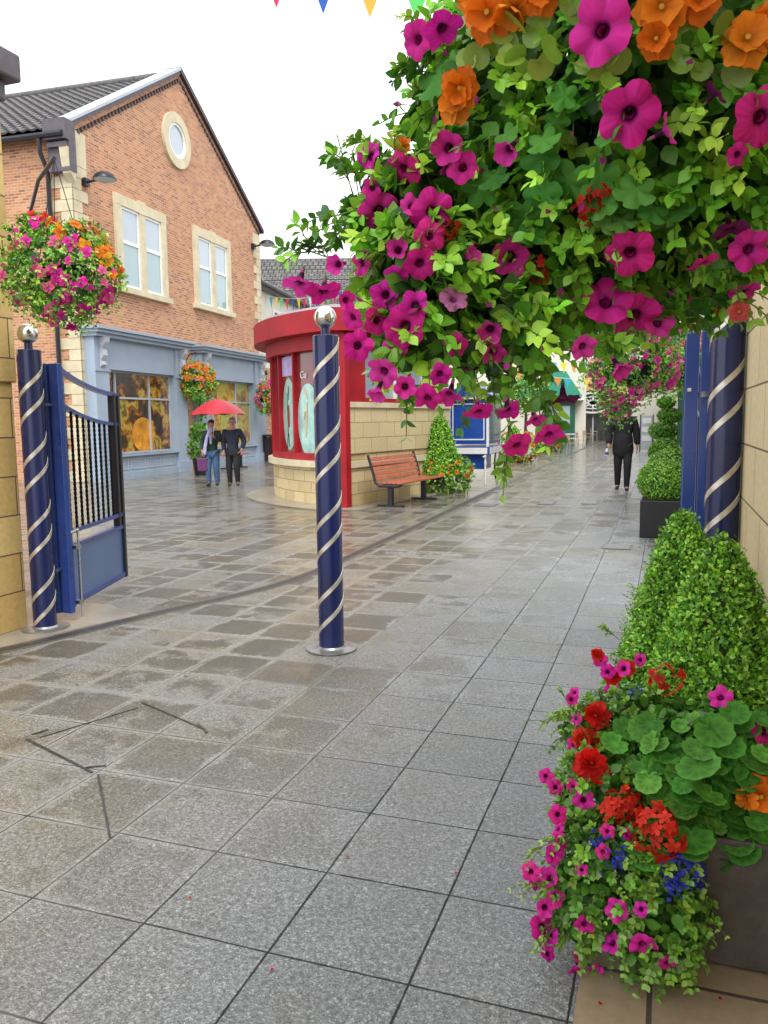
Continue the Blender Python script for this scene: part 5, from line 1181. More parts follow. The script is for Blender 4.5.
# airy shoots to the left
for x0, y0, x1, y1 in ((600, 700, 540, 722), (590, 740, 560, 690), (620, 640, 600, 625), (600, 770, 550, 775), (575, 830, 535, 850), (690, 880, 712, 920), (560, 880, 528, 885), (560, 920, 545, 940), (640, 950, 660, 990), (600, 690, 565, 715)):
    a, b_ = at(x0, y0, 2.55 if y0 < 800 else 2.33), at(x1, y1, 2.55 if y0 < 800 else 2.3); pts = np.array([a+(b_-a)*RNG.uniform(0.2, 1) for _ in range(7)])
    sprigs(cl, pts, np.tile(nrm(b_-a), (7, 1)), 0.05, 3, 0.018, floor=0.006, pal=np.array([(0.25, 0.42, 0.06), (0.32, 0.48, 0.10)])); cl.tubes([a], [b_], 0.0013, np.array((0.2, 0.3, 0.06)))
cl.build('trailing_foliage', MT['leaf'], fp)
# zonal geranium leaves
cl = Cloud(); GL = [(700, 720, 50), (660, 735, 44), (735, 735, 46), (690, 755, 56), (735, 765, 50), (650, 770, 46), (672, 795, 50), (715, 790, 52), (755, 780, 44), (690, 825, 56), (745, 815, 46), (640, 715, 38), (722, 705, 40), (765, 745, 40), (660, 825, 36), (625, 740, 40), (680, 775, 42), (705, 742, 44), (640, 790, 36), (765, 720, 40), (712, 830, 40), (752, 860, 44), (735, 850, 44)]
gtpl = LEAF['round']; vt = np.array([1.15]+[0.58+0.22*(k % 3 == 0) for k in range(27)]+[0.98+0.16*(k % 3 == 0) for k in range(27)])
for i, (x, y, s_) in enumerate(GL+[(RNG.uniform(630, 770), RNG.uniform(710, 850), RNG.uniform(30, 44)) for _ in range(210)]):
    P, N = hit(x, y, [FB[0], FB[6], FB[7], FB[1]], 1.2 if i < len(GL) else 1.0+RNG.uniform(-.15, .1), 2.4); d = np.linalg.norm(P-CAM)
    cl.add(gtpl, [P], [nrm(RNG.normal(0, 1, 3)*[1, 1, 0.3]+[-.2, -0.6, -0.5])], [nrm(CAM-P)*0.55+N*0.3+RNG.normal(0, 0.22, 3)+[0, 0, 0.75]], s_*d/FPX*0.6*RNG.uniform(0.8, 1.15), gtint(1, np.array([(0.07, 0.26, 0.03), (0.13, 0.37, 0.05), (0.09, 0.30, 0.04)]), 0.1), vt=None)
    cl.C[-1] = cl.C[-1]*np.tile(vt, 1)[:, None]
    cl.tubes([P-np.array([0, 0, 0.002])], [P+np.array([RNG.normal(0, .02), 0.05, -0.10])], 0.0018, np.array((0.16, 0.28, 0.06)))
cl.build('geranium_leaves', MT['leafmatte'], fp)
place_flowers(fp, [(657, 835, 52, 'geranium0', 'geranium_flower'), (622, 808, 42, 'geranium0', 'geranium_flower'), (590, 766, 36, 'redbegonia0', 'begonia_flower'), (598, 716, 28, 'redbegonia0', 'begonia_flower'), (583, 738, 24, 'redbegonia1', 'begonia_flower'), (666, 679, 34, 'geranium1', 'geranium_flower', (0, .3, .8)), (594, 742, 20, 'redbegonia1', 'begonia_flower'), (760, 795, 36, 'begonia0', 'begonia_flower'), (746, 798, 22, 'begonia1', 'begonia_flower'), (612, 676, 20, 'redbegonia0', 'begonia_flower'), (598, 655, 14, 'redbegonia0', 'begonia_flower'), (764, 730, 26, 'petunia3', 'petunia'), (720, 697, 20, 'petunia0', 'petunia')], FB, 1.2, 2.5)
SP = [(x+RNG.normal(0, 3), y+RNG.normal(0, 3), s_*RNG.uniform(0.8, 1.15)) for x, y, s_ in [(641, 937, 24), (650, 985, 24), (587, 925, 18), (597, 973, 20), (612, 944, 18), (615, 915, 16), (556, 900, 22), (545, 925, 20), (548, 880, 20), (553, 935, 18), (560, 860, 18), (530, 872, 16), (558, 850, 18), (618, 670, 20), (607, 668, 14), (576, 802, 20), (566, 815, 18), (555, 825, 14), (585, 955, 16), (575, 975, 14), (548, 775, 14), (556, 790, 14), (570, 745, 16), (575, 700, 14), (645, 905, 12), (600, 985, 14), (573, 785, 14), (560, 840, 14), (545, 905, 18), (550, 955, 16), (583, 870, 12), (605, 850, 12), (626, 830, 12), (572, 690, 12), (535, 890, 14), (580, 720, 14), (605, 830, 12), (665, 965, 14)]]
place_flowers(fp, [(x, y, s_, ['petunia0', 'petunia3', 'petunia5', 'petunia4', 'petunia6'][i % 5], 'petunia') for i, (x, y, s_) in enumerate(SP)], FB, 1.24, 2.32)
for j, (cx, cy, sp_, n) in enumerate(((690, 868, 26, 110), (620, 858, 16, 40), (672, 885, 14, 40), (636, 690, 10, 12), (600, 842, 12, 20), (705, 880, 12, 30))):
    cl = Cloud(); sub = F_petals((0.05, 0.06, 0.62), 1, 5, j, eye=(0.5, 0.5, 0.7), w=0.2, res=3); Pn = []
    for _ in range(n):
        P, N = hit(cx+RNG.normal(0, sp_*0.5), cy+RNG.normal(0, sp_*0.45), FB, 1.22+RNG.normal(0, 0.03), 2.32); Pn.append(P)
    Pn = np.array(Pn); Nn = nrm(CAM-Pn)+rdir(n)*0.6
    cl.add((sub[0], sub[1]), Pn, rdir(n), Nn, 0.013*RNG.uniform(0.8, 1.2, n), np.ones((1, 3)), vt=sub[2]); o_ = cl.build('lobelia_spray', MT['petal'], fp); o_['kind'] = 'stuff'
fp2 = thing('flower_planter', 'second flower planter with leafy clipped cone, just behind the nearest one', 'flower planter', (0.09, 3.62, 0), 0, 'cone topiary planters')
MB().prism([(-0.16, 3.3), (0.36, 3.3), (0.36, 3.95), (-0.16, 3.95)], 0.0, 0.40).build('planter_box', MT['planter'], fp2, world=True, bevel=0.012)
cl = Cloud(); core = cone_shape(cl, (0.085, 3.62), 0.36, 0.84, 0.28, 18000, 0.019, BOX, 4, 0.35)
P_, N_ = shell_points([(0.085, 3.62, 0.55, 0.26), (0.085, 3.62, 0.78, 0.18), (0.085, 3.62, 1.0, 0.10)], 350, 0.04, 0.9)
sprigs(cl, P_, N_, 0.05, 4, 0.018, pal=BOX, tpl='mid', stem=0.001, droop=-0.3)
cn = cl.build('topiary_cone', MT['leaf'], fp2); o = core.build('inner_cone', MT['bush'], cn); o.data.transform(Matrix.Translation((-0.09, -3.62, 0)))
b2 = [(-0.14, 3.4, 0.32, 0.13), (-0.16, 3.6, 0.28, 0.12), (-0.1, 3.25, 0.3, 0.12)]
cl = Cloud(); P, N = shell_points(b2, 260, 0.08, 0.85); sprigs(cl, P, N, 0.07, 4, 0.026, floor=0.01); cl.build('trailing_foliage', MT['leaf'], fp2)
place_flowers(fp2, [(612, 690, 14, 'petunia0', 'petunia'), (600, 660, 14, 'petunia3', 'petunia'), (640, 660, 12, 'petunia1', 'petunia'), (627, 668, 18, 'redbegonia1', 'begonia_flower')], b2, 1.2, 3.1)

# ================================================================ PEOPLE
def skin(name, nodes, edges, matl, parent=None, sub=2, extra=None, rootn=None):
    keys = list(nodes); me = bpy.data.meshes.new(name); me.from_pydata([nodes[k][:3] for k in keys], [(keys.index(a), keys.index(b_)) for a, b_ in edges], [])
    o = bpy.data.objects.new(name, me); COL.objects.link(o); o.modifiers.new('s', 'SKIN'); m2 = o.modifiers.new('d', 'SUBSURF'); m2.levels = sub; m2.render_levels = sub
    if not me.skin_vertices: bpy.context.view_layer.objects.active = o; o.select_set(True); bpy.ops.mesh.customdata_skin_add()
    for i, k in enumerate(keys):
        r = nodes[k][3:]; r = (r[0], r[-1]); me.skin_vertices[0].data[i].radius = r; me.skin_vertices[0].data[i].use_root = (k == (rootn or keys[0]))
    bpy.context.view_layer.update()
    nm = bpy.data.meshes.new_from_object(o.evaluated_get(bpy.context.evaluated_depsgraph_get())); bpy.data.objects.remove(o)
    if extra:
        V = [tuple(v.co) for v in nm.vertices]; F = [tuple(p.vertices) for p in nm.polygons]; mi = [0]*len(F)
        for mb, mm in extra: off = len(V); V += mb.v; F += [tuple(i+off for i in f) for f in mb.f]; mi += [mm]*len(mb.f)
        nm = bpy.data.meshes.new(name); nm.from_pydata(V, [], F); nm.polygons.foreach_set('material_index', mi)
    nm.materials.clear()
    for mt in (matl if isinstance(matl, list) else [matl]): nm.materials.append(mt)
    nm.polygons.foreach_set('use_smooth', [True]*len(nm.polygons)); nm.name = name
    o = bpy.data.objects.new(name, nm); COL.objects.link(o)
    if parent is not None: o.parent = parent
    return o
BE = [('pel', 'wai'), ('wai', 'che'), ('che', 'nb'), ('nb', 'nk'), ('nk', 'hd'), ('hd', 'ht')]+[(a+s_, b_+s_) for s_ in 'LR' for a, b_ in (('sh', 'el'), ('el', 'wr'), ('wr', 'pa'), ('hp', 'kn'), ('kn', 'an'), ('an', 'to'))]+[('nb', 'shL'), ('nb', 'shR'), ('pel', 'hpL'), ('pel', 'hpR')]
def person(lb, loc, rz, H, pose, mats):
    """pose overrides joints of a 1.75 m figure facing local -y; L is the viewer's left"""
    N = {'pel': (0, 0, .94, .12, .10), 'wai': (0, 0, 1.08, .115, .09), 'che': (0, 0, 1.28, .145, .10), 'nb': (0, .01, 1.45, .07, .06), 'nk': (0, .0, 1.52, .05), 'hd': (0, -.015, 1.63, .083, .092), 'ht': (0, -.005, 1.70, .06)}
    for s_, q in (('L', -1), ('R', 1)):
        N.update({'sh'+s_: (q*.18, 0, 1.41, .055), 'el'+s_: (q*.25, .03, 1.14, .042), 'wr'+s_: (q*.24, -.06, .90, .028), 'pa'+s_: (q*.235, -.09, .82, .034, .018), 'hp'+s_: (q*.09, 0, .87, .085), 'kn'+s_: (q*.10, -.02, .49, .056), 'an'+s_: (q*.10, .02, .09, .038), 'to'+s_: (q*.115, -.12, .035, .038, .03)})
    for k, v in pose.items(): N[k] = (*v, *N[k][3:])
    k_ = H/1.75; N = {a: tuple(x*k_ for x in v) for a, v in N.items()}
    E = list(BE)
    for s_, q in (('L', -1), ('R', 1)):      # five fingers each, rooted in the palm
        p = Vector(N['pa'+s_][:3]); w = Vector(N['wr'+s_][:3]); d = (p-w).normalized(); sd = d.cross(Vector((1, 0, 0))).normalized()
        for f in range(5):
            off = (f-1.8)*0.017 if f < 4 else -0.045; ln = (.07, .078, .073, .055, .045)[f]*k_
            a = p+sd*off+d*0.02; b_ = a+d*ln*0.5+Vector((-q*0.005, 0, 0)); c = b_+d*ln*0.45+Vector((-q*0.018, 0, 0))
            for nme, pt, r in (('a', a, .010), ('b', b_, .009), ('c', c, .008)): N['f%s%d%s' % (s_, f, nme)] = (*pt, r)
            E += [('pa'+s_, 'f%s%da' % (s_, f)), ('f%s%da' % (s_, f), 'f%s%db' % (s_, f)), ('f%s%db' % (s_, f), 'f%s%dc' % (s_, f))]
    hd = Vector(N['hd'][:3]); ex = []
    for q in (-1, 1):
        ex.append((MB().ball(tuple(hd+Vector((q*.032, -.082, .012))*k_), .012, 8), 1)); ex.append((MB().ball(tuple(hd+Vector((q*.086, .0, .0))*k_), .022, 8, sx=0.5), 0))
    ex.append((MB().ball(tuple(hd+Vector((0, -.098, -.018))*k_), .016, 8, sz=1.5), 0)); ex.append((MB().ball(tuple(hd+Vector((0, -.085, -.05))*k_), .02, 8, sy=.5, sz=.35), 2))
    body = skin('person', N, E, [MT['skin'], MT['ink'], MT['reddot']], None, 1, ex); body.location = loc; body.rotation_euler.z = rz
    tag(body, lb, 'person'); FR[body.name] = frame(loc, rz)
    def grow(keys, add, ov={}): return {a: (*N[a][:3], *(r+add*(1.0) for r in N[a][3:])) if a not in ov else ov[a] for a in keys}
    # jacket
    jk = grow(['che', 'wai', 'pel', 'nb', 'shL', 'shR', 'elL', 'elR', 'wrL', 'wrR'], mats.get('ja', 0.034))
    hem = mats.get('hem', 0.80)*k_; hw = mats.get('hw', 1.0); jk['hem'] = (0, 0, hem, .185*k_*hw, .14*k_*hw); jk['wai'] = (*jk['wai'][:3], .15*k_*hw, .12*k_*hw); jk['pel'] = (*jk['pel'][:3], .165*k_*hw, .135*k_*hw)
    je = [('che', 'wai'), ('wai', 'pel'), ('pel', 'hem'), ('che', 'nb'), ('nb', 'shL'), ('nb', 'shR'), ('shL', 'elL'), ('elL', 'wrL'), ('shR', 'elR'), ('elR', 'wrR')]
    skin('jacket', jk, je, MT[mats['jacket']], body, 2, rootn='che')
    tk = grow(['pel', 'hpL', 'hpR', 'knL', 'knR', 'anL', 'anR'], 0.024+mats.get('bag', 0.01))
    for s_ in 'LR': a_ = tk['an'+s_]; tk['an'+s_] = (a_[0], a_[1], a_[2]-0.045, .06, .06)
    skin('trousers', tk, [('pel', 'hpL'), ('pel', 'hpR'), ('hpL', 'knL'), ('knL', 'anL'), ('hpR', 'knR'), ('knR', 'anR')], MT[mats['trousers']], body, 2)
    for s_ in 'LR':
        a, t_ = Vector(N['an'+s_][:3]), Vector(N['to'+s_][:3])
        skin('shoe', {'h': (a.x, a.y+.03, a.z-.045, .042), 'm': ((a.x+t_.x)/2, (a.y+t_.y)/2, (a.z+t_.z)/2-.01, .048), 't': (t_.x, t_.y-.03, max(t_.z, .04), .042, .032)}, [('h', 'm'), ('m', 't')], MT[mats.get('shoe', 'blackmetal')], body, 1, rootn='m')
    h = MB(); hh = Vector(N['hd'][:3]); R_ = .105*k_
    rows = 9
    for i in range(rows):
        for j in range(20):
            pass
    prof = [(max(1e-4, R_*math.sin(t)), R_*1.12*math.cos(t)) for t in np.linspace(PI*0.62, 0.0, 10)]
    h.lathe(prof, (hh.x, hh.y+.022*k_, hh.z+.012*k_), 20); 
    h.v = [(x, y if not (z < hh.z+.035*k_ and y < hh.y) else hh.y+0.0, z) for x, y, z in h.v]
    h.build('hair', MT[mats['hair']], body, smooth='all')
    return body, N, k_
# couple beneath the umbrella
wp, gp_ = gnd(213.5, 486), gnd(234.0, 486)
woman, WNd, wk = person('woman in lilac scarf and jeans holding the red umbrella by the shopfront', (wp[0], wp[1], 0), YAW-0.1, 1.66,
    {'elR': (.24, -.08, 1.20), 'wrR': (.13, -.24, 1.30), 'paR': (.11, -.27, 1.36), 'elL': (-.26, .02, 1.14), 'wrL': (-.23, -.12, .95), 'paL': (-.22, -.15, .88), 'knL': (-.10, -.10, .50), 'anL': (-.10, -.02, .09), 'toL': (-.11, -.16, .04), 'anR': (.10, .08, .10), 'toR': (.11, -.05, .035)}, {'jacket': 'greencloth', 'trousers': 'denim', 'hair': 'hairred', 'hem': .78, 'shoe': 'blackmetal'})
sc = {'a': (-.09, -.06, 1.46, .05, .04), 'b': (0, -.10, 1.40, .05, .045), 'c': (.08, -.05, 1.46, .05, .04), 'd': (-.07, -.17, 1.22, .075, .03), 'e': (-.12, -.19, .98, .08, .03), 'f': (-.14, -.18, .78, .085, .025), 'g': (.03, -.17, 1.2, .04, .03), 'h': (.02, -.16, 1.05, .03, .02)}
skin('scarf', sc, [('a', 'b'), ('b', 'c'), ('b', 'd'), ('d', 'e'), ('e', 'f'), ('b', 'g'), ('g', 'h')], MT['scarf'], woman, 2, rootn='b')
man, MN, mk = person('man in navy jacket and black trousers sharing the red umbrella', (gp_[0], gp_[1], 0), YAW+0.05, 1.70,
    {'elR': (.30, .06, 1.16), 'wrR': (.24, -.05, .95), 'paR': (.20, -.08, .90), 'elL': (-.24, .04, 1.14), 'wrL': (-.20, -.08, .92), 'knR': (.10, -.12, .50), 'anR': (.11, -.03, .10), 'toR': (.13, -.18, .04), 'anL': (-.10, .07, .09), 'toL': (-.12, -.06, .035)}, {'jacket': 'navycloth', 'trousers': 'darkcloth', 'hair': 'hairwhite', 'hem': .84, 'shoe': 'shoe'})
wm = frame((wp[0], wp[1], 0), YAW-0.1)
hp_ = wm @ Vector(WNd['paR'][:3])
um = thing('umbrella', 'open red umbrella held over the couple', 'umbrella', tuple(hp_), YAW)
topz = 2.17-hp_.z; ux = 0.16
cp = MB(); NR = 8; RR = 0.71
for k in range(NR):
    for s_ in range(6):
        for u_ in range(6):
            def pt(uu, ss):
                t = uu/6; a = 2*PI*(k+ss/6)/NR; sag = 1-0.07*math.sin(PI*ss/6)*t; edge = 0.03*math.sin(PI*ss/6)*t**3
                return (ux+RR*t*sag*math.cos(a), RR*t*sag*math.sin(a), topz-0.40*(0.25*t+0.75*t*t)+edge)
            cp.poly([pt(u_, s_), pt(u_+1, s_), pt(u_+1, s_+1), pt(u_, s_+1)])
cpo = cp.build('canopy', MT['umbred'], um); sm = cpo.modifiers.new('t', 'SOLIDIFY'); sm.thickness = 0.004
for k in range(NR):
    a = 2*PI*k/NR; MB().tube([(ux+RR*t*math.cos(a), RR*t*math.sin(a), topz-0.40*(0.25*t+0.75*t*t)-0.008) for t in np.linspace(0, 1, 7)], 0.004, 5).build('rib', MT['steel'], um)
MB().tube([(0, 0, -0.12), (ux, 0, topz+0.05)], 0.007, 8).build('shaft', MT['steel'], um, smooth=True)
MB().tube([(0, 0, 0.06), (0, 0, -0.1), (0.01, 0, -0.13), (0.035, 0, -0.14)], 0.014, 8).build('handle', MT['blackmetal'], um, smooth=True)
lh = wm @ Vector(WNd['paL'][:3])
hb = thing('handbag', 'purple shopping bag hanging from the hand of the woman with the scarf', 'bag', (lh.x, lh.y, lh.z-0.45), YAW)
bg = MB(); bg.hexa([(-.12, -.05, 0), (.12, -.05, 0), (.12, .05, 0), (-.12, .05, 0), (-.15, -.03, .33), (.12, -.03, .33), (.12, .03, .33), (-.15, .03, .33)]); bg.build('bag_body', MT['purple'], hb, bevel=0.02)
MB().tube([(-.08, 0, .32), (-.05, 0, .42), (0, 0, .46), (.05, 0, .42), (.07, 0, .32)], .008, 6).build('strap', MT['purple'], hb)
# man in black
bp = gnd(622, 491)
blk, BN, bk_ = person('man in long black coat walking up the lane beneath the pink basket', (bp[0], bp[1], 0), 0.06, 1.93,
    {'knL': (-.09, -.02, .49), 'anL': (-.09, .10, .12), 'toL': (-.10, -.02, .04), 'knR': (.09, -.12, .49), 'anR': (.08, -.10, .09), 'toR': (.09, -.24, .035), 'wrL': (-.27, -.10, .92), 'paL': (-.28, -.13, .84), 'elL': (-.27, .02, 1.14), 'wrR': (.27, .03, .90), 'paR': (.27, .02, .82)}, {'jacket': 'darkcloth', 'trousers': 'darkcloth', 'hair': 'hairdark', 'hem': .60, 'hw': 1.3, 'bag': 0.004, 'ja': 0.042})
bm = frame((bp[0], bp[1], 0), 0.06); h_ = bm @ Vector(BN['paL'][:3])
gb = thing('drinks_bottle', 'small blue and white bottle carried in the hand of the man in black', 'bottle', (h_.x-0.02, h_.y-0.03, h_.z-0.16))
MB().lathe([(.03, 0), (.034, .01), (.034, .13), (.015, .16), (.015, .18)], n=14).build('bottle_body', MT['white'], gb, smooth=True)
MB().lathe([(.0355, .03), (.0355, .09)], n=14).build('wrapper', MT['cartblue'], gb, smooth=True); MB().lathe([(.018, .175), (.018, .2)], n=10).build('cap', MT['cartblue'], gb)

# black pot with climbing plant by the shopfront
p = gnd(203, 475)
cpn = thing('potted_plant', 'tall leafy climber in black pot left of the couple', 'potted plant', (p[0], p[1], 0), RZ)
MB().lathe([(0.24, 0), (0.3, 0.45), (0.32, 0.5), (0.28, 0.5)], n=20).build('pot', MT['blackpl'], cpn, smooth=True)
MB().tube([(0, 0, 0.4), (0.03, 0, 1.4), (0, 0, 2.5)], 0.03, 6).build('trunk', MT['brownwood'], cpn)
cl = Cloud(); P, N = shell_points([(p[0], p[1], 0.85, 0.36), (p[0], p[1], 1.3, 0.28), (p[0]+.05, p[1], 1.9, 0.15), (p[0], p[1], 2.3, 0.15)], 1200, 0.15, 0.7)
cl.add(LEAF['mid'], P, nrm(rdir(len(P))+N*0.4), N+rdir(len(P))*0.5, 0.11*RNG.uniform(0.7, 1.2, len(P)), gtint(len(P), GREENS[[0, 1, 3]], 0.2)); cl.build('foliage', MT['leaf'], cpn)

# ================================================================ FAR END OF THE LANE
def ringed(mb, *a): return mb
fe = gnd(600, 436)
fb_ = thing('far_building', 'ochre and cream building closing the far end of the lane', 'building', (-6, 66, 0))
MB().box(-22, 14, 0, 8, 0, 7.5).build('wall', MT['cream'], fb_)
MB().box(-3, 3.4, -0.3, -0.003, 3.4, 6.0).build('wall_panel', MT['ochre'], fb_)
MB().box(-22.4, 14.4, -0.5, 8.5, 7.5, 8.1).build('roof', MT['slategrey'], fb_)
for x in (-18, -13, -8, 6, 10):
    q = MB().box(x, x+2, -0.08, -0.003, 4.3, 6.3).build('window', MT['white'], fb_); MB().box(x+.15, x+1.85, -0.1, -0.083, 4.45, 6.15).build('pane', MT['glass_dark'], q)
for x in (-18, -13, -8): MB().box(x-0.5, x+3, -0.1, -0.003, 0.5, 3.0).build('display_window', MT['glass_dark'], fb_)
# entrance canopy with compass star
cc = at(593, 402, 56)
ec = thing('entrance_canopy', 'charcoal arched canopy with a white compass star above the far glass entrance', 'canopy', (cc[0], cc[1], 0), 0.0)
zc = cc[2]
MB().xprism([(2.6*math.cos(a), zc-0.9+1.7*math.sin(a)) for a in np.linspace(0, PI, 17)], 0, 2.0).build('canopy_front', MT['charcoal'], ec)
rg = MB(); ring(rg, 0, zc-0.05, 1.25, 0.62, 1.45, 0.75, -0.06, -0.003); ring(rg, 0, zc-0.05, 0.85, 0.38, 0.95, 0.45, -0.06, -0.003)
for k in range(16):
    a = 2*PI*k/16; L_ = 1.2 if k % 4 == 0 else (0.9 if k % 2 == 0 else 0.6)
    rg.poly([(0.12*math.cos(a+1.57), -0.05, zc-0.05+0.06*math.sin(a+1.57)), (L_*math.cos(a), -0.05, zc-0.05+0.52*L_*math.sin(a)), (0.12*math.cos(a-1.57), -0.05, zc-0.05+0.06*math.sin(a-1.57))])
rg.build('compass_emblem', MT['white'], ec)
ga = MB(); ga.box(-2.3, 2.3, 0.3, 0.35, 0.0, zc-0.9); g0 = ga.build('glass_screen', MT['glass_dark'], ec)
ga = MB()
for x in (-2.35, -1.1, 0, 1.1, 2.35): ga.box(x-0.05, x+0.05, 0.2, 0.29, 0, zc-0.9)
ga.build('mullions', MT['board'], ec)
# green roofed stall
gs = at(548, 392, 48)
gk = thing('market_stall', 'green-roofed market stall with white trim far up the lane', 'stall', (gs[0]-0.6, gs[1], 0), 0.1)
MB().box(-2.2, 2.2, 0, 2.6, 0, 2.7).build('stall_body', MT['greenpaint'], gk)
MB().box(-1.9, 1.9, -0.05, -0.003, 1.0, 2.3).build('stall_window', MT['glass_teal'], gk)
MT['tealroof'] = plain('teal_green_roof', (0.03, 0.30, 0.20), 0.45)
MB().xprism([(-2.7, 2.7), (2.7, 2.7), (1.6, 4.4), (-1.6, 4.4)], -0.4, 3.0).build('roof', MT['tealroof'], gk)
MB().box(-2.7, 2.7, -0.45, -0.41, 2.62, 2.82).box(-1.65, 1.65, -0.45, -0.41, 4.35, 4.5).build('fascia', MT['white'], gk)
# cafe tables and chairs
def make_chair(loc, rz, lb):
    t = thing('cafe_chair', lb, 'chair', loc, rz, 'cafe chairs outside the far stall')
    for i in range(4): MB().box(-.2, .2, -.2+i*.105, -.12+i*.105, .44, .46).build('seat_slat', MT['wood'], t)
    for i in range(3): MB().box(-.2, .2, .2, .225, .56+i*.1, .63+i*.1).build('back_slat', MT['wood'], t)
    for x in (-.22, .22):
        MB().tube([(x, -.2, 0), (x, -.18, .44), (x, -.2, .66), (x, .18, .66)], .016, 6).build('leg', MT['steel'], t); MB().tube([(x, .24, 0), (x, .2, .44), (x, .25, .9)], .016, 6).build('leg', MT['steel'], t)
    return t
ch0 = None; k = 0
for (px, py) in ((573, 453), (581, 449), (588, 445), (594, 441), (563, 450), (599, 438)):
    p = gnd(px, py); lb = ['nearest aluminium cafe chair with wooden slats left of the lane', 'second aluminium cafe chair from the front by the white table', 'third aluminium cafe chair from the front in the row', 'fourth aluminium cafe chair from the front in the row', 'aluminium cafe chair on the left side of the white table', 'farthest aluminium cafe chair beside the cone planter'][k]
    if ch0 is None: ch0 = make_chair((p[0], p[1], 0), 1.4, lb)
    else: copy_thing(ch0, (p[0], p[1], 0), 1.4+0.5*math.sin(k*3), lb)
    k += 1
tb0 = None
for i, (px, py) in enumerate(((572, 448), (588, 440))):
    p = gnd(px, py); lb = ['nearer white cafe table among the wooden slat chairs', 'farther white cafe table among the wooden slat chairs'][i]
    if tb0 is None:
        tb0 = thing('cafe_table', lb, 'table', (p[0]-0.4, p[1], 0), 0, 'white cafe tables')
        MB().box(-.6, .6, -.4, .4, .72, .75).build('table_top', MT['white'], tb0, bevel=0.008)
        for a_ in (-.5, .5): MB().tube([(a_, 0, 0), (a_, 0, .72)], .025, 8).build('leg', MT['steel'], tb0); MB().box(a_-.03, a_+.03, -.3, .3, 0, .03).build('foot', MT['steel'], tb0)
    else: copy_thing(tb0, (p[0]-0.4, p[1], 0), 0, lb)
# long flower beds at the far end
for i, (px, py, w, d_, lb) in enumerate(((618, 433, 2.2, 1.0, 'low bed of orange and red flowers across the far end of the lane'), (566, 438, 1.6, 3.5, 'flower bed of orange blooms behind the cafe tables'), (648, 432, 1.6, 1.0, 'low bed of red flowers behind the walking man'))):
    p = gnd(px, py); t = thing('flower_bed', lb, 'flower bed', (p[0], p[1], 0))
    MB().box(-w, w, -d_/2, d_/2, 0, 0.45).build('bed_wall', MT['quoin'], t)
    n = 2200; cl = Cloud(); P = np.stack([p[0]+RNG.uniform(-w, w, n), p[1]+RNG.uniform(-d_/2, d_/2, n), RNG.uniform(0.35, 1.0, n)], 1)
    cl.add(LEAF['mid'], P, rdir(n)+[0, 0, .3], rdir(n)+[0, -.6, .6], 0.16, gtint(n, GREENS, 0.2)); cl.build('foliage', MT['leaf'], t)
    n = 320; cl = Cloud(); P = np.stack([p[0]+RNG.uniform(-w, w, n), p[1]-d_/2*RNG.uniform(.2, 1.05, n), RNG.uniform(0.6, 1.1, n)], 1); fm_ = F_low((1, 1, 1), 2)
    cl.add((fm_[0], fm_[1]), P, rdir(n), np.tile([0.1, -1, 0.4], (n, 1))+rdir(n)*.4, 0.17, np.array([ORA, RED, (0.8, .1, .05)])[RNG.integers(0, 3, n)]); o = cl.build('blossoms', MT['petal'], t); o['kind'] = 'stuff'
# trees behind the stall, green above
for i, (px, d, r_, zt, lb) in enumerate(((525, 44, 1.3, 3.6, 'small leafy tree beyond the blue cart'), (575, 60, 1.3, 3.2, 'slim young tree left of the charcoal canopy'))):
    p = at(px, 420, d); t = thing('tree', lb, 'tree', (p[0], p[1], 0))
    MB().tube([(0, 0, 0), (0.05, 0, zt*0.5), (0, 0, zt)], [0.09, 0.07, 0.03], 8).tube([(0.03, 0, zt*0.5), (0.5, 0.1, zt*.8)], [0.05, 0.02], 6).tube([(0.03, 0, zt*0.55), (-0.5, 0, zt*.85)], [0.05, 0.02], 6).build('trunk', MT['brownwood'], t)
    cl = Cloud(); P, N = shell_points([(p[0], p[1], zt*.8, r_*.7), (p[0]-r_*.5, p[1], zt*.75, r_*.5), (p[0]+r_*.5, p[1], zt*.85, r_*.5), (p[0], p[1], zt, r_*.5)], 2200, 0.22, 0.5)
    cl.add(LEAF['mid'], P, rdir(len(P)), N+rdir(len(P))*.6, 0.15, gtint(len(P), GREENS, 0.25)); cl.build('crown', MT['leaf'], t)
# right-hand shop row
rs = thing('shop_row', 'row of white rendered shops with dark green pilasters along the right of the lane', 'building', (0.62, 8.5, 0))
MB().box(0.35, 6, 0, 55, 0, 6.6).build('wall', MT['cream'], rs); MB().box(0.1, 6.2, -0.2, 55.2, 6.6, 6.9).build('roof', MT['slategrey'], rs)
for i in range(9):
    y = 3.0+i*5.6; MB().box(0.12, 0.348, y, y+0.45, 0, 3.5).build('pilaster', MT['greenpaint'], rs)
    w = MB().box(0.25, 0.348, y+0.6, y+5.0, 0.5, 2.9).build('display_window', MT['glass_dark'], rs); MB().box(0.2, 0.248, y+0.6, y+5.0, 0.38, 0.5).build('sill', MT['greenpaint'], w)
    MB().box(0.1, 0.348, y+0.452, y+5.598, 3.0, 3.5).build('shop_fascia', MT['greenpaint'], rs)
mb_ = gnd(646, 452)
ms = thing('menu_board', 'tall pale standing notice board behind the man in black', 'sign board', (mb_[0], mb_[1], 0), 0.1)
MB().box(-.25, .25, -.03, .03, .1, 1.65).build('board_panel', MT['board'], ms); MB().box(-.3, -.255, -.04, .04, 0, 1.7).box(.255, .3, -.04, .04, 0, 1.7).build('board_frame', MT['charcoal'], ms)
for z in (0.5, 0.9, 1.3): MB().box(-.2, .2, -.045, -.033, z, z+.25).build('paper', MT['white'], ms)
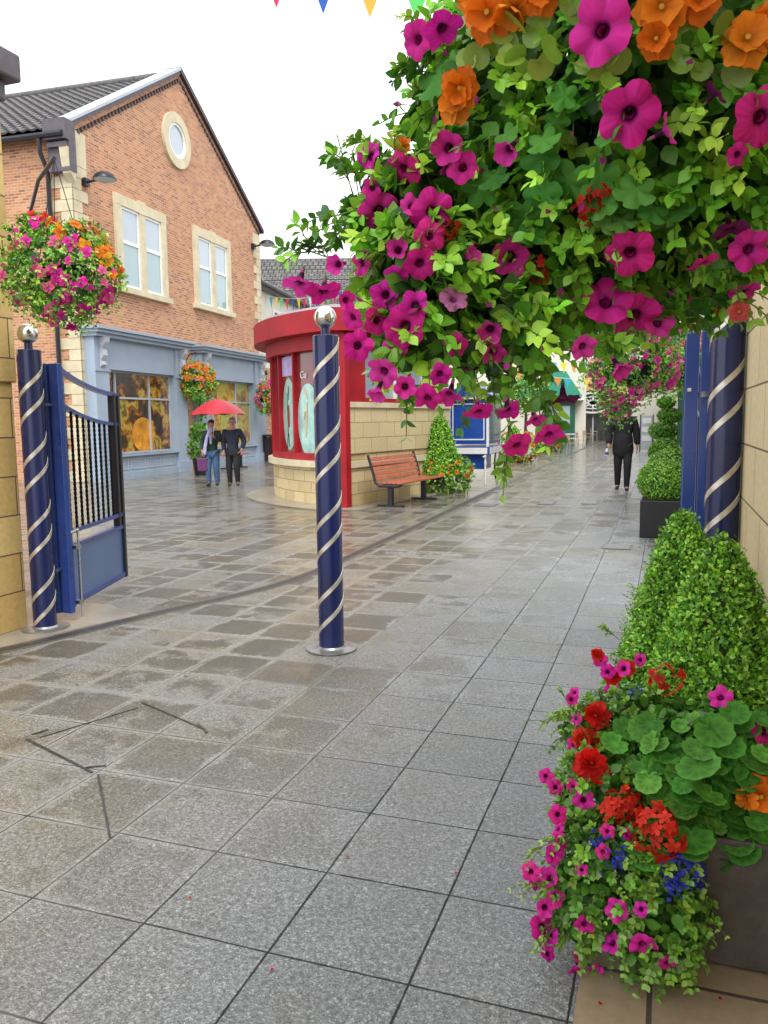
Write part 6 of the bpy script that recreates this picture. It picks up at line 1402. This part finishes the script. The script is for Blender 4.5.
# white railings beyond the gate
rl = thing('railing', 'steel tube railing along the right-hand shop wall', 'railing', (0.5, 9.0, 0))
for z in (0.25, 0.6, 0.95): MB().tube([(0.5, 8.6, z), (0.5, 16, z)], 0.02, 8).build('rail', MT['steel'], rl, world=True, smooth=True)
for i in range(5): MB().tube([(0.5, 8.7+i*1.8, 0), (0.5, 8.7+i*1.8, 1.0)], 0.025, 8).build('post', MT['steel'], rl, world=True)

# ================================================================ BUNTING
BC = [('bunting_red', (0.55, 0.03, 0.08)), ('bunting_blue', (0.02, 0.10, 0.42)), ('bunting_gold', (0.60, 0.36, 0.04)), ('bunting_green', (0.08, 0.50, 0.10)), ('bunting_cyan', (0.05, 0.40, 0.60)), ('bunting_yellow', (0.75, 0.60, 0.05)), ('bunting_white', (0.75, 0.75, 0.75)), ('bunting_orange', (0.8, 0.25, 0.03))]
for n_, c_ in BC: MT[n_] = plain(n_+'_cloth', c_, 0.8, var=0.08)
def bunting(lb, a, b_, sag, n, w, h, cols):
    a, b_ = np.array(a), np.array(b_); t = thing('bunting', lb, 'bunting', tuple(a), 0, 'strings of bunting'); FR[t.name] = frame(tuple(a))
    def pt(s_): return a+(b_-a)*s_-np.array([0, 0, sag*4*s_*(1-s_)])
    MB().tube([tuple(pt(s_)) for s_ in np.linspace(0, 1, 25)], max(0.004, w*0.03), 5).build('string', MT['white'], t, world=True)
    L = np.linalg.norm(b_-a); dv = (b_-a)/L
    for i in range(n):
        s_ = (i+0.5)/n; p = pt(s_); tw = RNG.normal(0, 0.06); sd = np.array([-dv[1], dv[0], 0])
        q = [tuple(p-dv*w/2), tuple(p+dv*w/2), tuple(p-np.array([0, 0, h])+sd*tw*h)]
        o = MB().poly([q[0], q[2], q[1]]).build('flag', MT[cols[i % len(cols)]], t, world=True); m_ = o.modifiers.new('t', 'SOLIDIFY'); m_.thickness = 0.002
bunting('string of coloured bunting flags at the very top of the view', at(205, -32, 7.2), at(440, -5, 7.2), 0.02, 5, 0.2, 0.25, ['bunting_gold', 'bunting_red', 'bunting_blue', 'bunting_gold', 'bunting_green'])
bunting('string of bunting flags along the pale building behind the kiosk', at(258, 294, 34), at(350, 288, 30), 0.28, 16, 0.2, 0.5, ['bunting_red', 'bunting_white', 'bunting_cyan', 'bunting_yellow', 'bunting_green', 'bunting_red', 'bunting_blue', 'bunting_yellow'])
bunting('higher string of bunting across the far lane above the market stall', at(498, 352, 38), at(640, 352, 38), 0.5, 14, 0.35, 0.5, ['bunting_cyan', 'bunting_yellow', 'bunting_orange', 'bunting_cyan', 'bunting_yellow'])
bunting('lower string of bunting across the far lane above the market stall', at(505, 366, 42), at(640, 372, 42), 0.5, 14, 0.35, 0.5, ['bunting_yellow', 'bunting_orange', 'bunting_cyan', 'bunting_white'])
# cable from the pier to the basket
cbp = [(-4.80, 5.2, 3.30), tuple(at(22, 186, 5.6)), tuple(at(38, 200, 5.5)), tuple(at(52, 222, 5.4))]
0 and tag(MB().tube([tuple(at(-5, 180, 5.9)), tuple(at(12, 183, 5.7)), tuple(at(26, 190, 5.6)), tuple(at(38, 202, 5.5)), tuple(at(52, 224, 5.4))], 0.012, 8).build('basket_arm', MT['blackmetal'], smooth=True), 'curved black arm reaching from the stone pier to the left basket', 'bracket')
# watering stand glimpsed behind the left post
lg = at(10, 520, 9.0)

# ================================================================ LIGHT
w = bpy.data.worlds.new('World'); scene.world = w; w.use_nodes = True; nt = w.node_tree
bgn = nt.nodes['Background']
sky = nt.nodes.new('ShaderNodeTexSky'); sky.sky_type = 'NISHITA'; sky.sun_disc = False
SE, SR = rad(50), rad(150); sky.sun_elevation = SE; sky.sun_rotation = SR; sky.dust_density = 3.0; sky.air_density = 1.0
hs = nt.nodes.new('ShaderNodeHueSaturation'); hs.inputs['Saturation'].default_value = 0.12; lk(nt, sky.outputs[0], hs.inputs['Color'])
tc = nt.nodes.new('ShaderNodeTexCoord'); nz = noise(nt, tc.outputs['Generated'], 2.2, 5, 0.55)
cloud = ramp(nt, nz, [(0.25, (8.3, 8.6, 9.2)), (0.75, (9.8, 9.9, 10.2))]) if False else None
cr = nt.nodes.new('ShaderNodeMix'); cr.data_type = 'RGBA'; lk(nt, nz, cr.inputs[0]); cr.inputs[6].default_value = (8.6, 8.9, 9.6, 1); cr.inputs[7].default_value = (10.4, 10.4, 10.6, 1)
mx = nt.nodes.new('ShaderNodeMix'); mx.data_type = 'RGBA'; mx.inputs[0].default_value = 0.88; lk(nt, hs.outputs[0], mx.inputs[6]); lk(nt, cr.outputs[2], mx.inputs[7])
lk(nt, mx.outputs[2], bgn.inputs['Color']); bgn.inputs['Strength'].default_value = 0.10
sl = bpy.data.lights.new('sun', 'SUN'); sl.energy = 1.2; sl.angle = rad(25); sl.color = (1.0, 0.97, 0.92)
so = bpy.data.objects.new('sun', sl); COL.objects.link(so)
sdir = Vector((math.sin(SR)*math.cos(SE), math.cos(SR)*math.cos(SE), math.sin(SE))); so.rotation_euler = sdir.to_track_quat('Z', 'Y').to_euler()
scene.render.engine = 'CYCLES'
scene.view_settings.view_transform = 'Standard'; scene.view_settings.look = 'None'; scene.view_settings.gamma = 1.0; scene.view_settings.exposure = 1.0
scene.render.resolution_x = 768; scene.render.resolution_y = 1024
scene.cycles.max_bounces = 6; scene.cycles.transparent_max_bounces = 4
